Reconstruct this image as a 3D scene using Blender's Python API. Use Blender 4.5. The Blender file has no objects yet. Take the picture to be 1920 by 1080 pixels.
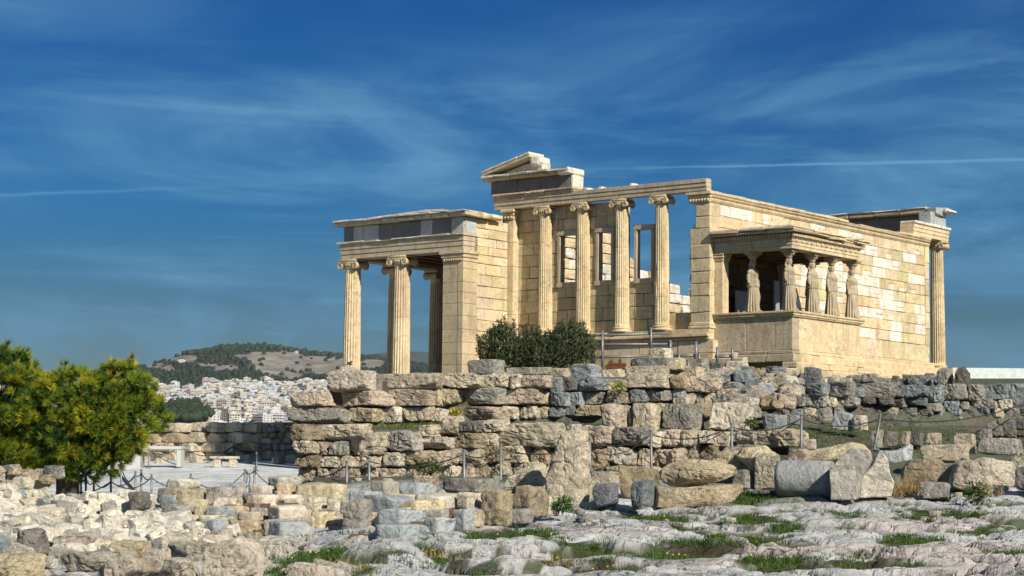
import bpy, bmesh, math, random
import numpy as np
from mathutils import Vector, Matrix
random.seed(7); rs = np.random.RandomState(11)
SC = bpy.context.scene
# ------------------------------------------------------------------ camera
# world axes: +x runs east along the temple's south wall, +y north along its west front; z = 0 is the east stylobate
YAW, PIT, ROL, FP, SH = 0.66696, 0.10092, 0.00892, 3706.17, -33.2
C = np.array([-70.675, -44.952, -5.304])
F = np.array([math.cos(YAW)*math.cos(PIT), math.sin(YAW)*math.cos(PIT), math.sin(PIT)])
R = np.array([math.sin(YAW), -math.cos(YAW), 0.0]); U = np.cross(R, F)
R2 = R*math.cos(ROL)+U*math.sin(ROL); U2 = -R*math.sin(ROL)+U*math.cos(ROL)
FH = np.array([math.cos(YAW), math.sin(YAW), 0.0])
cd = bpy.data.cameras.new('camera'); cam = bpy.data.objects.new('camera', cd); SC.collection.objects.link(cam)
m = Matrix(((R2[0], U2[0], -F[0], C[0]), (R2[1], U2[1], -F[1], C[1]), (R2[2], U2[2], -F[2], C[2]), (0, 0, 0, 1)))
cam.matrix_world = m
cd.sensor_fit = 'HORIZONTAL'; cd.sensor_width = 36.0; cd.lens = 36.0*FP/1920; cd.shift_y = SH/1920
cd.clip_start = 0.5; cd.clip_end = 60000
SC.camera = cam
# ------------------------------------------------------------------ light
SUN_EL, PHI = math.radians(33), math.radians(19)
sd = Vector((-math.sin(PHI)*math.cos(SUN_EL), -math.cos(PHI)*math.cos(SUN_EL), math.sin(SUN_EL)))
sl = bpy.data.lights.new('sun', 'SUN'); sl.energy = 5.0; sl.angle = math.radians(0.5); sl.color = (1.0, 0.92, 0.78)
so = bpy.data.objects.new('sun', sl); SC.collection.objects.link(so)
so.rotation_euler = sd.to_track_quat('Z', 'Y').to_euler(); so.location = (0, -60, 60)
w = bpy.data.worlds.new('World'); SC.world = w; w.use_nodes = True
def world_nodes():
    nt = w.node_tree; N = nt.nodes; L = nt.links; N.clear()
    out = N.new('ShaderNodeOutputWorld'); bg = N.new('ShaderNodeBackground'); bg.inputs[1].default_value = 0.05
    L.new(bg.outputs[0], out.inputs[0])
    sky = N.new('ShaderNodeTexSky'); sky.sky_type = 'NISHITA'; sky.sun_disc = False
    sky.sun_elevation = SUN_EL; sky.sun_rotation = math.atan2(sd.x, sd.y); sky.altitude = 200
    sky.air_density = 1.0; sky.dust_density = 0.6; sky.ozone_density = 2.0
    tc = N.new('ShaderNodeTexCoord'); sp = N.new('ShaderNodeSeparateXYZ'); L.new(tc.outputs['Generated'], sp.inputs[0])
    # the air above Athens that day: a deep polarised blue, greyer towards the horizon
    rp = N.new('ShaderNodeValToRGB'); L.new(sp.outputs['Z'], rp.inputs[0])
    e = rp.color_ramp.elements
    e[0].position = 0.0; e[0].color = SKYC[0]
    e[1].position = 0.6; e[1].color = (1, 1, 1, 1)
    for p_, c_ in ((0.07, SKYC[1]), (0.13, SKYC[2]), (0.24, SKYC[3])):
        q = e.new(p_); q.color = c_
    mul = N.new('ShaderNodeMix'); mul.data_type = 'RGBA'; mul.blend_type = 'MULTIPLY'; mul.inputs[0].default_value = 1
    L.new(sky.outputs[0], mul.inputs[6]); L.new(rp.outputs[0], mul.inputs[7])
    # thin cirrus: stretched noise on the view direction
    def mapn(scale, rot, loc=(0, 0, 0)):
        mp = N.new('ShaderNodeMapping'); L.new(tc.outputs['Generated'], mp.inputs[0])
        mp.inputs['Scale'].default_value = scale; mp.inputs['Rotation'].default_value = rot; mp.inputs['Location'].default_value = loc; return mp
    def noise(vec, sc, det, rough, dist=0.0):
        n = N.new('ShaderNodeTexNoise'); n.inputs['Scale'].default_value = sc; n.inputs['Detail'].default_value = det
        n.inputs['Roughness'].default_value = rough; n.inputs['Distortion'].default_value = dist
        L.new(vec.outputs[0], n.inputs['Vector']); return n
    def mr(sock, a, b, c, d):
        r = N.new('ShaderNodeMapRange'); r.interpolation_type = 'SMOOTHSTEP'
        for i, v in enumerate((a, b, c, d)): r.inputs[1+i].default_value = v
        L.new(sock, r.inputs[0]); return r
    def mth(op, a, b=None, c=None):
        t = N.new('ShaderNodeMath'); t.operation = op
        for i, v in enumerate((a, b, c)):
            if v is None: continue
            if isinstance(v, (int, float)): t.inputs[i].default_value = v
            else: L.new(v, t.inputs[i])
        return t.outputs[0]
    n1 = noise(mapn((1.8, 1.8, 7.5), (0.14, -0.10, 0), (3.1, 0.4, 1.7)), 1.7, 8, 0.58, 1.5)
    n2 = noise(mapn((5, 5, 46), (0.13, -0.10, 0.2), (1.2, 4.4, 0.3)), 1.3, 8, 0.68, 1.3)
    n3 = noise(mapn((1.1, 1.1, 6), (0, 0, 0), (0.9, 2.0, 5.1)), 1.7, 3, 0.5, 0.3)
    c1 = mr(n1.outputs[0], 0.40, 0.74, 0, 0.85); c2 = mr(n2.outputs[0], 0.46, 0.80, 0, 0.38); c3 = mr(n3.outputs[0], 0.36, 0.70, 0.15, 1)
    cl = mth('MULTIPLY', mth('ADD', c1.outputs[0], c2.outputs[0]), c3.outputs[0])
    # two vapour trails: great circles through pairs of directions seen in the photograph
    def trail(pa, pb, pc, pd, width, amt):
        def d_(x, y):
            v = F+R2*(x-960)/FP+U2*(540+SH-y)/FP; return v/np.linalg.norm(v)
        a, b = d_(*pa), d_(*pb); n = np.cross(a, b); n /= np.linalg.norm(n); t = np.cross(n, a); t /= np.linalg.norm(t)
        def dot(v):
            k = N.new('ShaderNodeVectorMath'); k.operation = 'DOT_PRODUCT'; L.new(tc.outputs['Generated'], k.inputs[0]); k.inputs[1].default_value = tuple(v); return k.outputs['Value']
        wob = mth('MULTIPLY', mth('SUBTRACT', noise(mapn((60, 60, 60), (0, 0, 0)), 1.0, 4, 0.6).outputs[0], 0.5), width*1.1)
        off = mth('ABSOLUTE', mth('ADD', dot(n), wob))
        band = mr(off, 0.0, width, 1, 0)
        s = dot(t); lo, hi = d_(*pc)@t, d_(*pd)@t
        rng = mr(s, min(lo, hi), max(lo, hi), 0 if lo < hi else 1, 1 if lo < hi else 0)
        side = mr(s, -0.5, -0.49, 0, 1)
        return mth('MULTIPLY', mth('MULTIPLY', band.outputs[0], rng.outputs[0]), amt)
    tr = mth('ADD', trail((1080, 318), (1920, 299), (1000, 320), (1400, 311), 0.0012, 0.62),
             trail((0, 366), (420, 350), (520, 346), (100, 362), 0.0014, 0.42))
    tot = mth('MINIMUM', mth('ADD', mth('MULTIPLY', cl, CLOUD), tr), 0.95)
    mx = N.new('ShaderNodeMix'); mx.data_type = 'RGBA'; L.new(tot, mx.inputs[0]); L.new(mul.outputs[2], mx.inputs[6]); mx.inputs[7].default_value = CLOUDC
    L.new(mx.outputs[2], bg.inputs[0])
SKYC = [(1.18*r_, 1.18*g_, 1.18*b_, 1) for r_, g_, b_, _ in [(0.31, 0.345, 0.385, 1), (0.17, 0.345, 0.47, 1), (0.055, 0.375, 0.70, 1), (0.006, 0.30, 0.74, 1)]]
CLOUD = 1.1; CLOUDC = (2.0, 5.5, 9.0, 1)
world_nodes()
SC.view_settings.view_transform = 'Standard'; SC.view_settings.look = 'None'; SC.view_settings.exposure = 0.28; SC.view_settings.gamma = 1.0
SC.view_settings.use_curve_mapping = False
SC.cycles.max_bounces = 6; SC.cycles.diffuse_bounces = 3; SC.cycles.glossy_bounces = 2; SC.cycles.volume_bounces = 0; SC.cycles.transparent_max_bounces = 6
SC.cycles.use_denoising = True
# ------------------------------------------------------------------ helpers
def ray(x, y): return F+R2*(x-960)/FP+U2*(540+SH-y)/FP
def at(x, y, d):                        # the point d metres ahead that shows at photo pixel (x, y)
    v = ray(x, y); return C+v*d/(v@FH)
def onplane(x, y, ax, val):
    v = ray(x, y); return C+v*(val-C[ax])/v[ax]
def smooth(a, b, x):
    t = np.clip((x-a)/(b-a), 0, 1); return t*t*(3-2*t)
def hash3(i, j, k, s):
    h = (i.astype(np.int64)*374761393+j.astype(np.int64)*668265263+k.astype(np.int64)*2147483647+s*974634777) & 0xffffffff
    h = ((h ^ (h >> 13))*1274126177) & 0xffffffff; h = ((h ^ (h >> 15))*2246822519) & 0xffffffff
    return ((h ^ (h >> 16)) & 0xffff)/65535.0
def vnoise(P, s=0):
    P = np.asarray(P, float); i = np.floor(P).astype(np.int64); f = P-i; f = f*f*f*(f*(f*6-15)+10); o = 0
    for a in (0, 1):
        for b in (0, 1):
            for c in (0, 1):
                wgt = (f[:, 0] if a else 1-f[:, 0])*(f[:, 1] if b else 1-f[:, 1])*(f[:, 2] if c else 1-f[:, 2])
                o = o+wgt*hash3(i[:, 0]+a, i[:, 1]+b, i[:, 2]+c, s)
    return o*2-1
def fbm(P, oct=4, s=0, gain=0.5):
    o = 0; a = 1.0; t = 0
    for k in range(oct):
        o = o+a*vnoise(np.asarray(P)*(2.03**k)+17.3*k, s+k); t += a; a *= gain
    return o/t
def link(o, parent=None):
    SC.collection.objects.link(o)
    if parent is not None: o.parent = parent
    return o
def tag(o, label=None, cat=None, group=None, kind=None):
    for k, v in (('label', label), ('category', cat), ('group', group), ('kind', kind)):
        if v: o[k] = v
    return o
def empty(name, loc, label=None, cat=None, group=None, rz=0):
    o = bpy.data.objects.new(name, None); o.location = loc; o.rotation_euler = (0, 0, rz); o.empty_display_size = 0.2
    link(o); return tag(o, label, cat, group)
class G:
    """collects geometry with one colour per vertex, then links it as ONE mesh object"""
    def __init__(s): s.V = []; s.Fc = []; s.T = []; s.n = 0
    def add(s, V, Fc, tone=(1, 1, 1)):
        V = np.asarray(V, float).reshape(-1, 3); tone = np.asarray(tone, float)
        if tone.ndim == 1: tone = np.tile(tone, (len(V), 1))
        s.V.append(V); s.T.append(tone)
        if isinstance(Fc, np.ndarray): s.Fc.extend((Fc+s.n).tolist())
        else: s.Fc.extend([[a+s.n for a in f] for f in Fc])
        s.n += len(V); return s
    def box(s, x0, x1, y0, y1, z0, z1, tone=(1, 1, 1), bev=0.012, jit=0.0):
        c = np.array([(x0+x1)/2, (y0+y1)/2, (z0+z1)/2]); h = np.abs(np.array([x1-x0, y1-y0, z1-z0])/2); b = min(bev, h.min()*0.45)
        V = []; idx = {}
        for sx in (-1, 1):
            for sy in (-1, 1):
                for sz in (-1, 1):
                    S = np.array([sx, sy, sz])
                    for a in range(3):
                        p = h.copy()-b; p[a] = h[a]; idx[(sx, sy, sz, a)] = len(V)
                        V.append(c+S*p+(rs.uniform(-jit, jit, 3) if jit else 0))
        Fc = []
        for a in range(3):
            o = [k for k in range(3) if k != a]
            for sg in (-1, 1):
                q = []
                for (u, v) in ((-1, -1), (1, -1), (1, 1), (-1, 1)):
                    S = [0, 0, 0]; S[a] = sg; S[o[0]] = u; S[o[1]] = v; q.append(idx[(*S, a)])
                flip = (sg > 0) != (a != 1)
                Fc.append(q[::-1] if flip else q)
        for a in range(3):
            o = [k for k in range(3) if k != a]
            for u in (-1, 1):
                for v in (-1, 1):
                    q = []
                    for sg in (-1, 1):
                        S = [0, 0, 0]; S[a] = sg; S[o[0]] = u; S[o[1]] = v
                        q.append((idx[(*S, o[0])], idx[(*S, o[1])]))
                    Fc.append([q[0][0], q[1][0], q[1][1], q[0][1]])
        for sx in (-1, 1):
            for sy in (-1, 1):
                for sz in (-1, 1): Fc.append([idx[(sx, sy, sz, a)] for a in range(3)])
        return s.add(V, Fc, tone)
    def lathe(s, prof, n, c=(0, 0, 0), tone=(1, 1, 1), cap=True, half=None):
        prof = np.asarray(prof, float); a = np.linspace(0, 2*math.pi, n, endpoint=False)
        V = np.concatenate([np.stack([r*np.cos(a), r*np.sin(a), np.full(n, z)], 1) for r, z in prof])+np.array(c)
        Fc = []
        for i in range(len(prof)-1):
            for j in range(n):
                k = (j+1) % n; Fc.append([i*n+j, i*n+k, (i+1)*n+k, (i+1)*n+j])
        if cap: Fc.append(list(range(n))[::-1]); Fc.append([(len(prof)-1)*n+j for j in range(n)])
        return s.add(V, Fc, tone)
    def tube(s, pts, rad, n=6, tone=(1, 1, 1), cap=True):
        pts = np.asarray(pts, float); m_ = len(pts); rad = np.full(m_, rad) if np.isscalar(rad) else np.asarray(rad, float)
        V = []; up = np.array([0.13, 0.21, 0.97])
        for i in range(m_):
            t = pts[min(i+1, m_-1)]-pts[max(i-1, 0)]; t = t/(np.linalg.norm(t)+1e-9)
            r = up if abs(t@up) < 0.95 else np.array([1.0, 0.1, 0]); a = np.cross(t, r); a /= np.linalg.norm(a); b = np.cross(t, a)
            for k in range(n):
                th = 2*math.pi*k/n; V.append(pts[i]+rad[i]*(math.cos(th)*a+math.sin(th)*b))
        Fc = [[i*n+k, i*n+(k+1) % n, (i+1)*n+(k+1) % n, (i+1)*n+k] for i in range(m_-1) for k in range(n)]
        if cap: Fc.append(list(range(n))[::-1]); Fc.append([(m_-1)*n+k for k in range(n)])
        return s.add(V, Fc, tone)
    def rock(s, c, dims, seed, tone, rot=None, **kw):
        V, Q = rock_geo(dims, seed, **kw)
        if rot is not None: V = V@rot.T
        return s.add(V+np.array(c), Q, tone)
    def build(s, name, mat, parent=None, smooth_=False, loc=None, rot=None, fix=True):
        me = bpy.data.meshes.new(name); V = np.concatenate(s.V); me.from_pydata(V.tolist(), [], s.Fc)
        T = np.concatenate(s.T); at_ = me.color_attributes.new('tone', 'FLOAT_COLOR', 'POINT')
        at_.data.foreach_set('color', np.concatenate([T, np.ones((len(T), 1))], 1).astype(np.float32).ravel())
        if fix:
            bm = bmesh.new(); bm.from_mesh(me); bmesh.ops.recalc_face_normals(bm, faces=bm.faces); bm.to_mesh(me); bm.free()
        if smooth_: me.polygons.foreach_set('use_smooth', np.ones(len(me.polygons), bool))
        me.materials.append(mat); me.update()
        o = bpy.data.objects.new(name, me); link(o, parent)
        if loc is not None: o.location = loc
        if rot is not None: o.rotation_euler = rot
        return o
_cube = {}
def cube_grid(n):
    if n in _cube: return _cube[n]
    ids = {}; V = []; Q = []
    def vid(p):
        k = tuple(int(round(x*1000)) for x in p)
        if k not in ids: ids[k] = len(V); V.append(p)
        return ids[k]
    t = [math.tan((i/n*2-1)*math.pi/4*0.9)/math.tan(math.pi/4*0.9) for i in range(n+1)]
    for a in range(3):
        o = [(a+1) % 3, (a+2) % 3]
        for sg in (-1, 1):
            for i in range(n):
                for j in range(n):
                    q = []
                    for (u, v) in ((i, j), (i+1, j), (i+1, j+1), (i, j+1)):
                        p = [0, 0, 0]; p[a] = float(sg); p[o[0]] = t[u]; p[o[1]] = t[v]; q.append(vid(p))
                    Q.append(q if sg > 0 else q[::-1])
    _cube[n] = (np.array(V), np.array(Q)); return _cube[n]
def rock_geo(dims, seed, n=9, cuts=9, lo=0.74, hi=0.98, k=22, rough=0.03, tilt=0.10, freq=2.6):
    """a stone: a box with chipped, slightly tilted faces and a rough surface"""
    r_ = np.random.RandomState(seed); P, Q = cube_grid(n); dims = np.asarray(dims, float)
    acc = np.zeros(len(P)); n = max(n, 5); k = k*1.5
    for a in range(3):
        for sg in (-1, 1):
            nn = np.zeros(3); nn[a] = sg; nn += r_.uniform(-tilt, tilt, 3)*(1-np.abs(nn)); hgt = 1.0-r_.uniform(0, 0.05)
            acc += np.maximum(P@nn/hgt, 0)**k
    for _ in range(cuts):
        nn = r_.normal(size=3); nn /= np.linalg.norm(nn); hgt = np.abs(nn).sum()*r_.uniform(lo, hi)
        acc += np.maximum(P@nn/hgt, 0)**k
    V = P*(acc**(-1.0/k))[:, None]*dims/2
    nrm = V/(np.linalg.norm(V, axis=1)[:, None]+1e-9); md = float(np.sort(dims)[:2].mean())
    off = r_.uniform(-50, 50, 3); fb = fbm(V*freq/max(md, .15)+off, 5, seed % 97, .62)
    rd = 1-np.abs(vnoise(V*freq*1.7/max(md, .15)+off[::-1], seed % 89))
    V = V+nrm*(md*rough*(1.6*fb-1.1*np.clip(rd-0.78, 0, 1)*4.5))[:, None]
    return V, Q
RCAM = np.stack([R, FH, np.array([0, 0, 1.0])], 1)      # local x = to the right, y = away, z = up
def rz(a): return np.array([[math.cos(a), -math.sin(a), 0], [math.sin(a), math.cos(a), 0], [0, 0, 1.0]])
def ry(a): return np.array([[math.cos(a), 0, math.sin(a)], [0, 1, 0], [-math.sin(a), 0, math.cos(a)]])
def rx(a): return np.array([[1, 0, 0], [0, math.cos(a), -math.sin(a)], [0, math.sin(a), math.cos(a)]])
# ------------------------------------------------------------------ materials
def nodes(name, rough=0.85, spec=0.2):
    m_ = bpy.data.materials.new(name); m_.use_nodes = True; nt = m_.node_tree; b = nt.nodes['Principled BSDF']
    b.inputs['Roughness'].default_value = rough; b.inputs['Specular IOR Level'].default_value = spec
    return m_, nt, b
def stone(name, large=(0.7, 0.72, 1.18), fine=(9.0, 0.75, 1.15), pits=(5.5, 0.60, 0.40), stain=(0.16, 0.09, 0.04), stain_amt=0.25, bump=0.55, bdist=0.05, bscale=6.0, crack=0.0, crust=0.0, streak=0.0):
    m_, nt, b = nodes(name); N, L = nt.nodes, nt.links
    geo = N.new('ShaderNodeNewGeometry'); att = N.new('ShaderNodeAttribute'); att.attribute_name = 'tone'
    def noise(sc, det=5, ro=0.6, dist=0.0, vec=None):
        n = N.new('ShaderNodeTexNoise'); n.inputs['Scale'].default_value = sc; n.inputs['Detail'].default_value = det
        n.inputs['Roughness'].default_value = ro; n.inputs['Distortion'].default_value = dist; L.new(vec or geo.outputs['Position'], n.inputs['Vector']); return n.outputs[0]
    def mr(s_, a, b_, c, d):
        r = N.new('ShaderNodeMapRange'); L.new(s_, r.inputs[0])
        for i, v in enumerate((a, b_, c, d)): r.inputs[1+i].default_value = v
        return r.outputs[0]
    def vmul(col, fac):
        k = N.new('ShaderNodeMix'); k.data_type = 'RGBA'; k.blend_type = 'MULTIPLY'; k.inputs[0].default_value = 1; L.new(col, k.inputs[6]); L.new(fac, k.inputs[7]); return k.outputs[2]
    def mixc(col, fac, c2):
        k = N.new('ShaderNodeMix'); k.data_type = 'RGBA'; L.new(fac, k.inputs[0]); L.new(col, k.inputs[6]); k.inputs[7].default_value = (*c2, 1); return k.outputs[2]
    col = att.outputs['Color']
    col = vmul(col, mr(noise(large[0], 4, 0.6, 0.4), 0.3, 0.7, large[1], large[2]))
    nf = noise(fine[0], 6, 0.65); col = vmul(col, mr(nf, 0.3, 0.7, fine[1], fine[2]))
    if stain_amt > 0: col = mixc(col, mr(noise(1.3, 6, 0.7, 1.2), 0.50, 0.72, 0, stain_amt), stain)
    npit = noise(pits[0], 7, 0.72)
    col = mixc(col, mr(npit, pits[1], pits[1]+0.10, 0, pits[2]), (0.055, 0.05, 0.042))
    if crust > 0: col = mixc(col, mr(noise(0.9, 8, 0.75, 0.8), 0.52, 0.62, 0, crust), (0.09, 0.085, 0.075))
    if streak > 0:                        # rain streaks: grey-brown staining drawn out downwards
        ms = N.new('ShaderNodeMapping'); ms.inputs['Scale'].default_value = (1.9, 1.9, 0.28); L.new(geo.outputs['Position'], ms.inputs[0])
        col = mixc(col, mr(noise(1.6, 7, 0.7, 0.3, ms.outputs[0]), 0.50, 0.70, 0, streak), (0.17, 0.125, 0.075))
    hgt = noise(bscale, 9, 0.68, 0.2)
    cur = hgt
    if crack > 0:
        mp = N.new('ShaderNodeMapping'); mp.inputs['Scale'].default_value = (1, 1, 2.1); L.new(geo.outputs['Position'], mp.inputs[0])
        def ridge(sc, wid, off):
            mo = N.new('ShaderNodeMapping'); mo.inputs['Location'].default_value = (off, off*1.7, -off); L.new(mp.outputs[0], mo.inputs[0])
            rn = noise(sc, 5, 0.55, 0.8, mo.outputs[0]); s1 = N.new('ShaderNodeMath'); s1.operation = 'SUBTRACT'; L.new(rn, s1.inputs[0]); s1.inputs[1].default_value = 0.5
            ab = N.new('ShaderNodeMath'); ab.operation = 'ABSOLUTE'; L.new(s1.outputs[0], ab.inputs[0]); return mr(ab.outputs[0], 0.0, wid, 1, 0)
        mxx = N.new('ShaderNodeMath'); mxx.operation = 'MAXIMUM'; L.new(ridge(1.0, 0.011, 3.1), mxx.inputs[0]); L.new(ridge(2.6, 0.009, 8.3), mxx.inputs[1])
        gate = mr(noise(0.9, 4, 0.6), 0.48, 0.62, 0, crack)
        mu = N.new('ShaderNodeMath'); mu.operation = 'MULTIPLY'; L.new(mxx.outputs[0], mu.inputs[0]); L.new(gate, mu.inputs[1])
        col = mixc(col, mu.outputs[0], (0.05, 0.042, 0.033))
        su = N.new('ShaderNodeMath'); su.operation = 'SUBTRACT'; L.new(hgt, su.inputs[0]); L.new(mu.outputs[0], su.inputs[1]); cur = su.outputs[0]
    L.new(col, b.inputs['Base Color'])
    bp = N.new('ShaderNodeBump'); bp.inputs['Strength'].default_value = bump; bp.inputs['Distance'].default_value = bdist; L.new(cur, bp.inputs['Height']); L.new(bp.outputs[0], b.inputs['Normal'])
    return m_
def plain(name, col, rough=0.6, metal=0.0, var=0.15, scale=8.0, use_tone=False, bump=0.0, spec=0.3):
    m_, nt, b = nodes(name, rough, spec); N, L = nt.nodes, nt.links; b.inputs['Metallic'].default_value = metal
    geo = N.new('ShaderNodeNewGeometry'); n = N.new('ShaderNodeTexNoise'); n.inputs['Scale'].default_value = scale; n.inputs['Detail'].default_value = 5; L.new(geo.outputs['Position'], n.inputs['Vector'])
    r = N.new('ShaderNodeMapRange'); L.new(n.outputs[0], r.inputs[0]); r.inputs[1].default_value = 0.3; r.inputs[2].default_value = 0.7; r.inputs[3].default_value = 1-var; r.inputs[4].default_value = 1+var
    k = N.new('ShaderNodeMix'); k.data_type = 'RGBA'; k.blend_type = 'MULTIPLY'; k.inputs[0].default_value = 1
    if use_tone:
        a = N.new('ShaderNodeAttribute'); a.attribute_name = 'tone'; L.new(a.outputs['Color'], k.inputs[6])
    else: k.inputs[6].default_value = (*col, 1)
    L.new(r.outputs[0], k.inputs[7]); L.new(k.outputs[2], b.inputs['Base Color'])
    if bump:
        bp = N.new('ShaderNodeBump'); bp.inputs['Strength'].default_value = bump; bp.inputs['Distance'].default_value = 0.03; L.new(n.outputs[0], bp.inputs['Height']); L.new(bp.outputs[0], b.inputs['Normal'])
    return m_
M_TEMPLE = stone('weathered_marble', large=(0.9, 0.80, 1.14), fine=(7, 0.84, 1.10), pits=(4.0, 0.62, 0.6), stain=(0.38, 0.19, 0.06), stain_amt=0.50, bump=0.6, bdist=0.05, bscale=5, crack=0.5, crust=0.16, streak=0.42)
M_STATUE = stone('statue_marble', large=(1.6, 0.72, 1.15), fine=(14, 0.8, 1.12), pits=(7, 0.60, 0.45), stain=(0.17, 0.13, 0.08), stain_amt=0.35, bump=0.35, bdist=0.02, bscale=16, streak=0.5)
M_ROCK = stone('rough_limestone', large=(0.8, 0.70, 1.2), fine=(9, 0.72, 1.2), pits=(7.5, 0.59, 0.85), stain=(0.26, 0.15, 0.06), stain_amt=0.35, bump=1.0, bdist=0.22, bscale=6.0, crack=0.6, crust=0.36)
M_MARBLE = stone('fallen_marble', large=(1.0, 0.78, 1.15), fine=(8, 0.8, 1.1), pits=(5.0, 0.60, 0.55), stain=(0.36, 0.27, 0.14), stain_amt=0.30, bump=1.0, bdist=0.14, bscale=5, crack=0.4, crust=0.22)
M_DARK = plain('wall_core', (0.10, 0.08, 0.06), 1.0, var=0.3, scale=3)
M_STEEL = plain('steel_post', (0.20, 0.205, 0.215), 0.45, 0.35, var=0.2, scale=20)
M_CHAIN = plain('dark_chain', (0.05, 0.05, 0.055), 0.5, 0.5)
M_WOOD = plain('timber', (0.13, 0.085, 0.05), 0.9, var=0.35, scale=12, bump=0.4)
M_PAINT = plain('painted_panel', (0.30, 0.33, 0.35), 0.5, 0.1, var=0.08)
M_LEAF = plain('pine_needles', (1, 1, 1), 0.7, var=0.25, scale=3, use_tone=True, spec=0.15)
M_BARK = plain('bark', (0.055, 0.04, 0.03), 0.95, var=0.4, scale=10, bump=0.8)
M_TONE = plain('painted_render', (1, 1, 1), 0.8, var=0.06, scale=0.08, use_tone=True, spec=0.1)
for mm in (M_LEAF,):
    b = mm.node_tree.nodes['Principled BSDF']
HONEY = np.array([0.64, 0.525, 0.335]); WHITE = np.array([0.83, 0.79, 0.69]); DARKF = np.array([0.145, 0.155, 0.165]); PALE = np.array([0.42, 0.46, 0.47])
GREYM = np.array([0.43, 0.365, 0.26])
def vary(c, a=0.10, r_=rs): return np.clip(np.array(c)*(1+r_.uniform(-a, a))*(1+r_.uniform(-a*.35, a*.35, 3)), 0.01, 0.95)
exec_parts = []
# ------------------------------------------------------------------ the temple
temple = empty('ruined_temple', (0, 0, -3.2), 'honey coloured marble temple ruin with fluted columns and a porch carried by statues', 'temple')
TL = (0, 0, 3.2)                        # parts are written in world metres; this undoes the parent's height
def tp(g, name, mat=M_TEMPLE, smooth_=False, parent=None, fix=True):
    return g.build(name, mat, temple if parent is None else parent, smooth_, loc=TL if parent is None else None, fix=fix)
def JW(): return rs.choice([.004, .006, .008, .016])
def fill(g, u0, u1, z0, z1, ch, bl, put, tone, off=0.0, white=None, shade_patina=None):
    """ashlar courses: every block a chamfered box with its own colour"""
    nz = max(1, int(round((z1-z0)/ch))); h = (z1-z0)/nz
    for i in range(nz):
        a, b = z0+i*h, z0+(i+1)*h
        u = u0; first = True
        while u < u1-1e-6:
            wq = 0; L_ = bl*rs.uniform(0.85, 1.2)*(0.55 if first and (i+int(off)) % 2 else 1)
            v = min(u+L_, u1)
            if u1-v < bl*0.3: v = u1
            t = vary(tone, 0.15)*np.array([1, rs.uniform(.98, 1.03), rs.uniform(.90, 1.10)])
            if shade_patina is not None and shade_patina((u+v)/2, (a+b)/2): t = vary((.10, .07, .042), .2); white_ = None  # brown patina darkened to paint in the shade of a covered wall
            elif white is not None:
                wq = white((u+v)/2, (a+b)/2)
                if rs.rand() < wq: t = vary(WHITE*.95, 0.06)
            if white is not None and rs.rand() < wq*.8 and v-u > .9:      # a block mended with a white inset
                s_ = u+(v-u)*rs.uniform(.3, .7); zc = a+(b-a)*rs.uniform(.35, .65); t2 = vary(WHITE*.95, .06) if rs.rand() < .8 else vary(tone, .1)
                put(g, u+0.006, s_-0.003, a+0.006, b-0.006, t); put(g, s_+.003, v-.006, a+.006, zc-.003, t2); put(g, s_+.003, v-.006, zc+.003, b-.006, t if rs.rand() < .5 else t2)
            else: put(g, u+JW(), v-JW(), a+JW(), b-JW(), t)
            u = v; first = False
def face_y(y0, y1, j=0.014):
    return lambda g, u, v, a, b, t: g.box(u, v, y0+rs.uniform(-j, j), y1, a, b, t, bev=0.020, jit=.006)
def face_x(x0, x1, j=0.010):
    return lambda g, u, v, a, b, t: g.box(x0+rs.uniform(-j, j), x1, u, v, a, b, t, bev=0.020, jit=.006)
def egg_band(g, p0, p1, out, z, r, step, tone):
    """a row of small egg / bead shapes along a moulding"""
    p0, p1 = np.array(p0, float), np.array(p1, float); n = int(np.linalg.norm(p1-p0)/step)
    for i in range(n):
        c = p0+(p1-p0)*(i+.5)/n
        V, Q = cube_grid(2); V = V/np.linalg.norm(V, axis=1)[:, None]*np.array([r*.8, r*.8, r])+np.array([c[0], c[1], z])
        g.add(V, Q, tone)
# --- south wall
def white_s(x, z):
    p = 0.05
    if 5.5 < x < 20 and 1.2 < z < 5.8: p = 0.40
    if z > 5.4 and (1 < x < 5 or 8 < x < 13): p = 0.6
    if x > 17.5 and z > 5: p = 0.25
    return p
g = G(); fill(g, 0, 20.05, 1.13, 6.13, 0.5, 1.25, face_y(0, 0.6), HONEY*1.08, white=white_s, shade_patina=lambda x, z: 1.1 < x < 5.9 and 1.2 < z < 4.3)  # blocks behind the statues: porch shade painted into their colour, over brown patina
fill(g, 20.05, 20.5, 1.13, 6.13, 0.83, 2, face_y(-0.03, 0.6), HONEY*1.05)
fill(g, 0, 20.45, 0.28, 1.13, 0.85, 1.3, face_y(-0.02, 0.6), HONEY*1.05)
g.box(0.02, 20.4, 0.28, 0.58, 0.0, 6.1, HONEY*0.22)
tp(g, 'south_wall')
g = G()
x = -0.04
while x < 20.5:
    v = min(x+rs.uniform(1.1, 1.6), 20.56); t = vary(HONEY*1.02, 0.08); br = rs.rand() < 0.35; zt = 6.6-(rs.uniform(0.02, 0.12) if br else 0)
    g.box(x+.004, v-.004, -0.03, 0.62, 6.13, 6.34, t, .012); g.box(x+.004, v-.004, -0.09, 0.62, 6.34, 6.46, vary(t, .05), .02)
    g.box(x+.004, v-.004, -0.16 if not br else -0.11, 0.62, 6.46, zt, vary(t, .05), .03, jit=.015)
    x = v
egg_band(g, (0, -0.04, 0), (20.5, -0.04, 0), None, 6.24, 0.085, 0.15, HONEY*0.95)
egg_band(g, (0, -0.10, 0), (20.5, -0.10, 0), None, 6.40, 0.05, 0.11, HONEY*0.9)
tp(g, 'wall_crown')
g = G()                                 # stepped base under the south wall
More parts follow.
